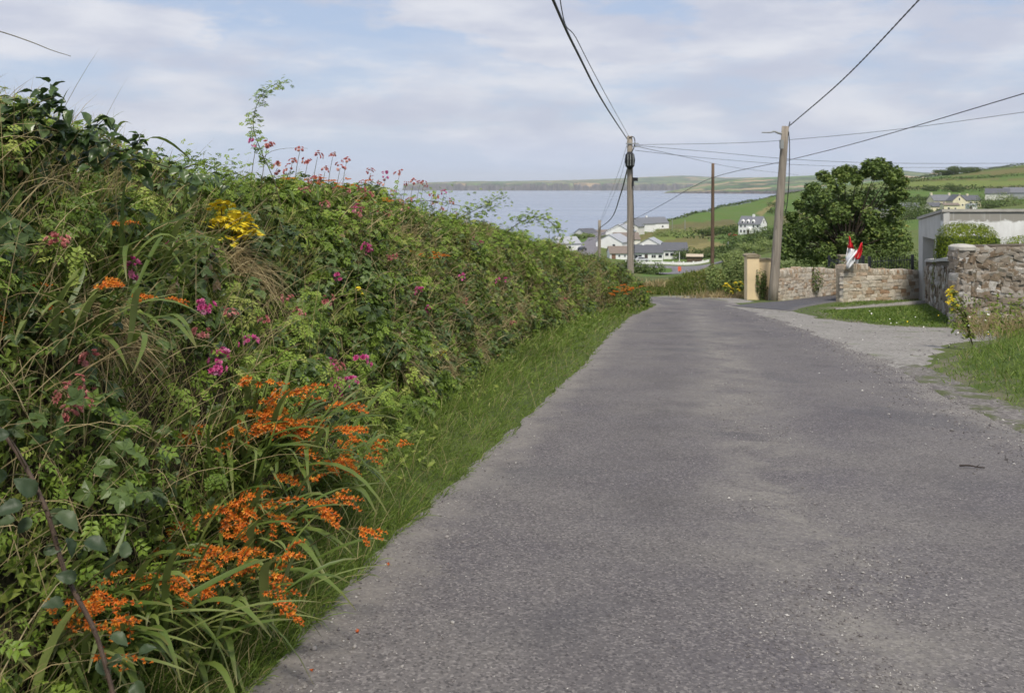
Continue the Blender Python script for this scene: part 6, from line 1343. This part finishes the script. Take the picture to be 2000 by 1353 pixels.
# bank across the road bend
def bend_bank():
    rng = np.random.default_rng(15); px = np.linspace(1180, 1462, 60); pr = np.interp(px, [1180, 1275, 1300, 1350, 1400, 1440, 1462], [.2, .35, .45, .85, 1.0, .7, .3])
    rows_ = []
    for v, h in ((0, 0), (.15, .35), (.35, .7), (.6, .95), (.85, 1.0), (1.3, .8), (2.2, -.6)):
        Y = np.interp(px, [1180, 1290, 1400, 1462], [43.2, 42.0, 41.0, 40.2]) + v*3.2; X = (px-CX)/F*Y; rows_.append(np.stack([X, Y, -SLOPE*Y - .03 + pr*h*1.05*(1+.12*wobble(px*.1, v+0*px, 0, 1.5, 3))], -1))
    V = np.array(rows_); ix = np.arange(V.shape[0]*60).reshape(V.shape[0], 60); me = mesh_np('grass_bank', V.reshape(-1, 3), np.stack([ix[:-1, :-1], ix[:-1, 1:], ix[1:, 1:], ix[1:, :-1]], -1).reshape(-1, 4), smooth=True); tag(link('grass_bank', me, m_turf), kind='structure')
    n = 13000; i = rng.uniform(0, V.shape[0]-1.7, n); j = rng.uniform(0, 58.99, n); i0, j0 = i.astype(int), j.astype(int); fi, fj = (i-i0)[:, None], (j-j0)[:, None]
    p = (V[i0, j0]*(1-fi)+V[i0+1, j0]*fi)*(1-fj)+(V[i0, j0+1]*(1-fi)+V[i0+1, j0+1]*fi)*fj; d = np.stack([.4*rng.normal(size=n), .4*rng.normal(size=n)-.2, np.ones(n)], -1)
    acc = Acc(); blades(acc, p, d, rng.uniform(.12, .42, n), rng.uniform(.02, .035, n), rng.uniform(.1, .7, n), np.clip(rng.normal(.5, .3, n)+.2*wobble(p[:, 0], p[:, 1], 0, 1.2, 4), 0, 1), 3, rng=rng); tag(link('bank_grass', acc.mesh('bank_grass'), m_longgrass), 'rough long grass on the bank across the road bend', 'grass', kind='stuff')
    acc = Acc(); m = 1100; c = rng.normal(size=(m, 2))*np.array((.8, .5))+np.array((9.0, 38.8)); z = gz(c[:, 0], c[:, 1]); d = np.stack([.5*rng.normal(size=m), .5*rng.normal(size=m), np.ones(m)], -1); blades(acc, np.c_[c, z], d, rng.uniform(.2, .6, m), rng.uniform(.012, .022, m), rng.uniform(.1, .7, m), rng.random(m), 3, rng=rng)
    m = 900; c = rng.normal(size=(m, 2))*np.array((.7, .6))+np.array((6.9, 43.9)); d = np.stack([.5*rng.normal(size=m), .5*rng.normal(size=m), np.ones(m)], -1); blades(acc, np.c_[c, -SLOPE*c[:, 1]+.35], d, rng.uniform(.2, .6, m), rng.uniform(.012, .022, m), rng.uniform(.1, .7, m), rng.random(m), 3, rng=rng)
    m = 5000; c = np.c_[rng.uniform(9, 15, m), rng.uniform(17.5, 21.4, m)]; k = (rng.random(m) < smoothstep(16, 21, c[:, 1])) & (c[:, 0]/c[:, 1] > .485); c = c[k]; m = len(c); d = np.stack([.3*rng.normal(size=m), .3*rng.normal(size=m), np.ones(m)], -1); blades(acc, np.c_[c, gz(c[:, 0], c[:, 1])+.05], d, rng.uniform(.15, .75, m), rng.uniform(.006, .012, m), rng.uniform(.05, .5, m), rng.random(m), 3, rng=rng)
    tag(link('dry_roadside_grass', acc.mesh('dry_roadside_grass'), m_drygrass), 'dry straw grass by the cream pillar, the bend and the rubble wall foot', 'grass', kind='stuff')
    acc = Acc(); m = 6000; c = np.c_[rng.uniform(8.6, 16, m), rng.uniform(15.5, 21.5, m)]; k = (rng.random(m) < smoothstep(14.5, 21, c[:, 1])*.9) & (c[:, 0]/c[:, 1] > .475); c = c[k]; m = len(c); tv, tf = leaflet(1, .5, lod=2); scatter(acc, tv, tf, np.c_[c, gz(c[:, 0], c[:, 1])+.1+rng.random(m)**2*.7], frames(rand_dirs(m, rng)+np.array((0, -.2, .8)), rand_dirs(m, rng)), rng.uniform(.05, .12, m), rng.random(m)); tag(link('wall_foot_weeds', acc.mesh('wall_foot_weeds'), m_herb), 'leafy weeds growing along the foot of the rubble wall', 'weeds', kind='stuff')
bend_bank()
# small white and yellow flowers on the right verge
def daisies():
    rg = np.random.default_rng(31); acc = Acc(); v = np.array([(0, 0, .2)]+[(math.cos(a), math.sin(a), 0) for a in np.linspace(0, 2*math.pi, 9)[:-1]]); f = np.array([(0, 1+i, 1+(i+1) % 8) for i in range(8)])
    for n, r_ in ((60, (.75, 1.0)), (40, (0, .12))):
        X = rg.uniform(6.8, 12, n); Y = rg.uniform(12.5, 19, n); k = X < .52*Y; X, Y = X[k], Y[k]; n = len(X); scatter(acc, v, f, np.c_[X, Y, gz(X, Y)+.42+rg.random(n)*.16], frames(rand_dirs(n, rg)*.5+np.array((-.2, -.6, .8)), rand_dirs(n, rg)), rg.uniform(.009, .017, n), rg.uniform(*r_, n))
    q = Nodes('wildflower_petal'); k = q.ramp(q.attr('rnd'), [(0, (.75, .55, .03)), (.3, (.75, .55, .03)), (.5, (.65, .63, .55)), (1, (.72, .70, .64))]); tag(link('wildflowers', acc.mesh('wildflowers'), q.done(q.bsdf(k, .7, .2))), 'tiny white and yellow wildflowers dotting the right verge', 'flowers', kind='stuff')
daisies()
# far shrubs and trees
FAR = [(1252, 172, (4.2, 3, 3.2), 'round dark bush on the grass triangle right of the left pole', 1), (1310, 425, (9, 6, 4.5), 'olive scrub patch on the brown field below the tiny poles', 0),
 (1385, 430, (8, 5, 4.5), 'dark bush left of the red car', 1), (1345, 300, (4, 3, 3), 'dark bush behind the timber garden shed', 1), (1375, 300, (5, 4, 3.6), 'dark trees right of the timber garden shed', 1),
 (1405, 300, (6, 4, 3), 'dark scrub left of the rounded shrub at mid distance', 1), (1440, 340, (7, 5, 3.0), 'dark scrub below the white house, left', 1), (1478, 345, (8, 5, 4.2), 'large dark tree below the white house', 1), (1505, 340, (7, 5, 4.6), 'dark tree between white house and leaning pole', 1),
 (1400, 445, (7, 4, 4), 'bush on the bank behind the red car', 1), (1425, 455, (7, 4, 4), 'dark tree left behind the white house', 1), (1440, 250, (6, 5, 2.6), 'pale olive scrub above the rounded shrub, left', 0), (1480, 250, (7, 5, 2.8), 'pale olive scrub above the cream pillar', 0), (1515, 240, (6, 5, 3.4), 'pale olive scrub left of the leaning pole', 0),
 (1545, 300, (9, 6, 5), 'dark trees right of the leaning pole', 1), (1575, 340, (9, 6, 6), 'dark trees left of the leafy tree', 1), (1770, 330, (12, 7, 8), 'dark tree mass left of the white shed roof', 1), (1740, 260, (9, 7, 7), 'green tree low behind the iron railing', 1), (1790, 300, (9, 6, 6), 'dark tree touching the left end of the shed', 1),
 (1955, 430, (10, 7, 7), 'dark tree clump right of the farm', 1), (1985, 425, (10, 7, 6), 'green trees at the right edge above the shed', 0), (1930, 440, (8, 6, 6), 'dark tree beside the farm wing', 1), (1872, 905, (17, 10, 8), 'dark tree clump on the skyline above the farm', 1), (1890, 915, (14, 10, 8), 'right part of the dark skyline tree clump', 1), (1852, 905, (12, 9, 5), 'left trailing part of the skyline tree clump', 1),
 (1862, 655, (8, 5, 6), 'round bush in the hedgerow above the farm', 1), (1815, 655, (5, 4, 4), 'small bush in the hedgerow left above the farm', 1), (1785, 560, (4, 3, 3.5), 'small tree left of the farm chimneys', 1), (1800, 555, (4, 3, 3.5), 'second small tree left of the farm chimneys', 1), (1520, 700, (8, 5, 5), 'bush on the coastal ridge left of the tree', 1), (1140, 405, (5, 4, 2.6), 'garden bush in front of the white bungalow by the street', 0), (1190, 385, (5, 3, 3), 'garden bushes beside the village street', 1)]
for k, (px, Y, s, lab, dark) in enumerate(FAR): bush('far_tree', on(px, Y, -.3), s, lab, m_bush if dark else m_bushlt, 40+k, int(2600 if s[0] > 11 or Y < 260 else 1200), .035*Y**.55*.6, 'trees and bushes on the hillside', 'tree')
def hedgerow(pts, label, h, seed, per=9):
    rg = np.random.default_rng(seed); c = spline(np.array([((p-CX)/F*Y, Y, 0) for p, Y in pts]), 400); L = np.linalg.norm(np.diff(c, axis=0), axis=1).sum(); n = int(L*per); k = rg.integers(0, 400, n); p = c[k].copy(); hh = h*(.55+.6*np.abs(wobble(c[k][:, 0], c[k][:, 1], 0, .12, seed))+.25*np.abs(wobble(c[k][:, 0], c[k][:, 1], 0, .5, seed+1)))
    p[:, :2] += rg.normal(size=(n, 2))*h*.35; p[:, 2] = gz(p[:, 0], p[:, 1]) + rg.random(n)**.7*hh; acc = Acc(); tv, tf = leaflet(1, .7, lod=2); scatter(acc, tv, tf, p, frames(rand_dirs(n, rg)+np.array((0, -.2, .5)), rand_dirs(n, rg)), rg.uniform(.7, 1.5, n)*1.1, np.clip(rg.normal(.4, .25, n), 0, 1)); tag(link('field_hedgerow', acc.mesh('field_hedgerow'), m_bush), label, 'hedgerow', kind='stuff')
hedgerow([(1710, 650), (1800, 655), (1900, 660), (2010, 660), (2200, 660)], 'bushy hedgerow crossing the fields above the farm', 4.0, 1)
hedgerow([(1700, 800), (1800, 800), (1900, 800), (2010, 800), (2200, 800)], 'thin dark hedgerow higher on the right hand hill', 2.6, 2, 6); hedgerow([(1760, 890), (1850, 925), (1930, 960), (2010, 985), (2200, 1000)], 'scrubby hedgerow along the right hand skyline', 2.5, 3, 6)
hedgerow([(1700, 545), (1770, 540), (1810, 520)], 'hedgerow behind the small white barn', 3.0, 4); hedgerow([(1300, 560), (1400, 690), (1500, 840), (1580, 985)], 'scrub along the cliff top ridge above the sea', 2.2, 5, 5); hedgerow([(1350, 425), (1385, 430), (1420, 440), (1450, 448)], 'dark hedgerow behind the red car', 4.0, 6); hedgerow([(1500, 620), (1540, 560), (1600, 540), (1660, 540)], 'scrubby hedgerow crossing the fields behind the tree', 3.0, 7)
hedgerow([(1390, 290), (1430, 310), (1480, 320), (1530, 320)], 'dark scrub belt below the two storey white house', 2.2, 8, 10); hedgerow([(1060, 370), (1100, 395), (1135, 425)], 'low scrub along the cliff edge left of the village', 2.0, 9); hedgerow([(1790, 445), (1830, 450), (1860, 445)], 'stony hedge in front of the farm', 2.0, 10); hedgerow([(1320, 415), (1400, 400), (1440, 385)], 'faint scrubby line across the brown field', 1.6, 11, 4)
for k, (px, py, Y, L) in enumerate(((1490, 359, 7300, 14), (1500, 362, 7000, 16), (1488, 364, 6900, 14), (1530, 352, 7500, 14), (1275, 351, 13500, 26), (1075, 357, 12300, 26), (1470, 357, 7400, 14))):
    p = P(px, py, Y); t = thing('far_farmhouse', (p[0], p[1], p[2]-3), ('tiny white farmhouse %s' % ['on the far shore slope, uppermost of the cluster', 'on the far shore slope, rightmost of the cluster', 'on the far shore slope, lowest of the cluster', 'high on the nearer far shore hill', 'on the far headland behind the left pole', 'on the far headland in open fields', 'on the far shore slope, left of the cluster'][k]), 'house', 'far shore farmhouses')
    acc = Acc(); prism(acc, [(-L*.25, -6), (L*.25, -6), (L*.25, 5), (0, 9), (-L*.25, 5)], -L/2, L/2, 'x'); link('wall', acc.mesh('wall'), m_wwall, t); acc = Acc()
    for s in (-1, 1): acc.add([(-L*.55, s*L*.3, 4.6), (L*.55, s*L*.3, 4.6), (L*.55, 0, 9.5), (-L*.55, 0, 9.5), (-L*.55, s*L*.3, 5.1), (L*.55, s*L*.3, 5.1), (L*.55, 0, 10), (-L*.55, 0, 10)], [(0,1,2),(0,2,3),(4,6,5),(4,7,6),(0,5,1),(0,4,5),(1,5,6),(1,6,2),(0,3,7),(0,7,4)])
    link('roof', acc.mesh('roof'), m_slateg, t)

# ------------------------------------------------------------------ sea air over the bay
def haze():
    acc = Acc(); box(acc, (-26000, -500, -90), (26000, 27000, 330)); o = link('haze', acc.mesh('haze'))
    q = Nodes('sea_air'); v = q.n('ShaderNodeVolumePrincipled'); v.inputs['Color'].default_value = (.92, .96, 1.0, 1); v.inputs['Density'].default_value = 4.8e-5; v.inputs['Anisotropy'].default_value = 0.0
    q.t.links.new(v.outputs[0], q.out.inputs['Volume']); o.data.materials.append(q.m); tag(o, kind='stuff')
haze()
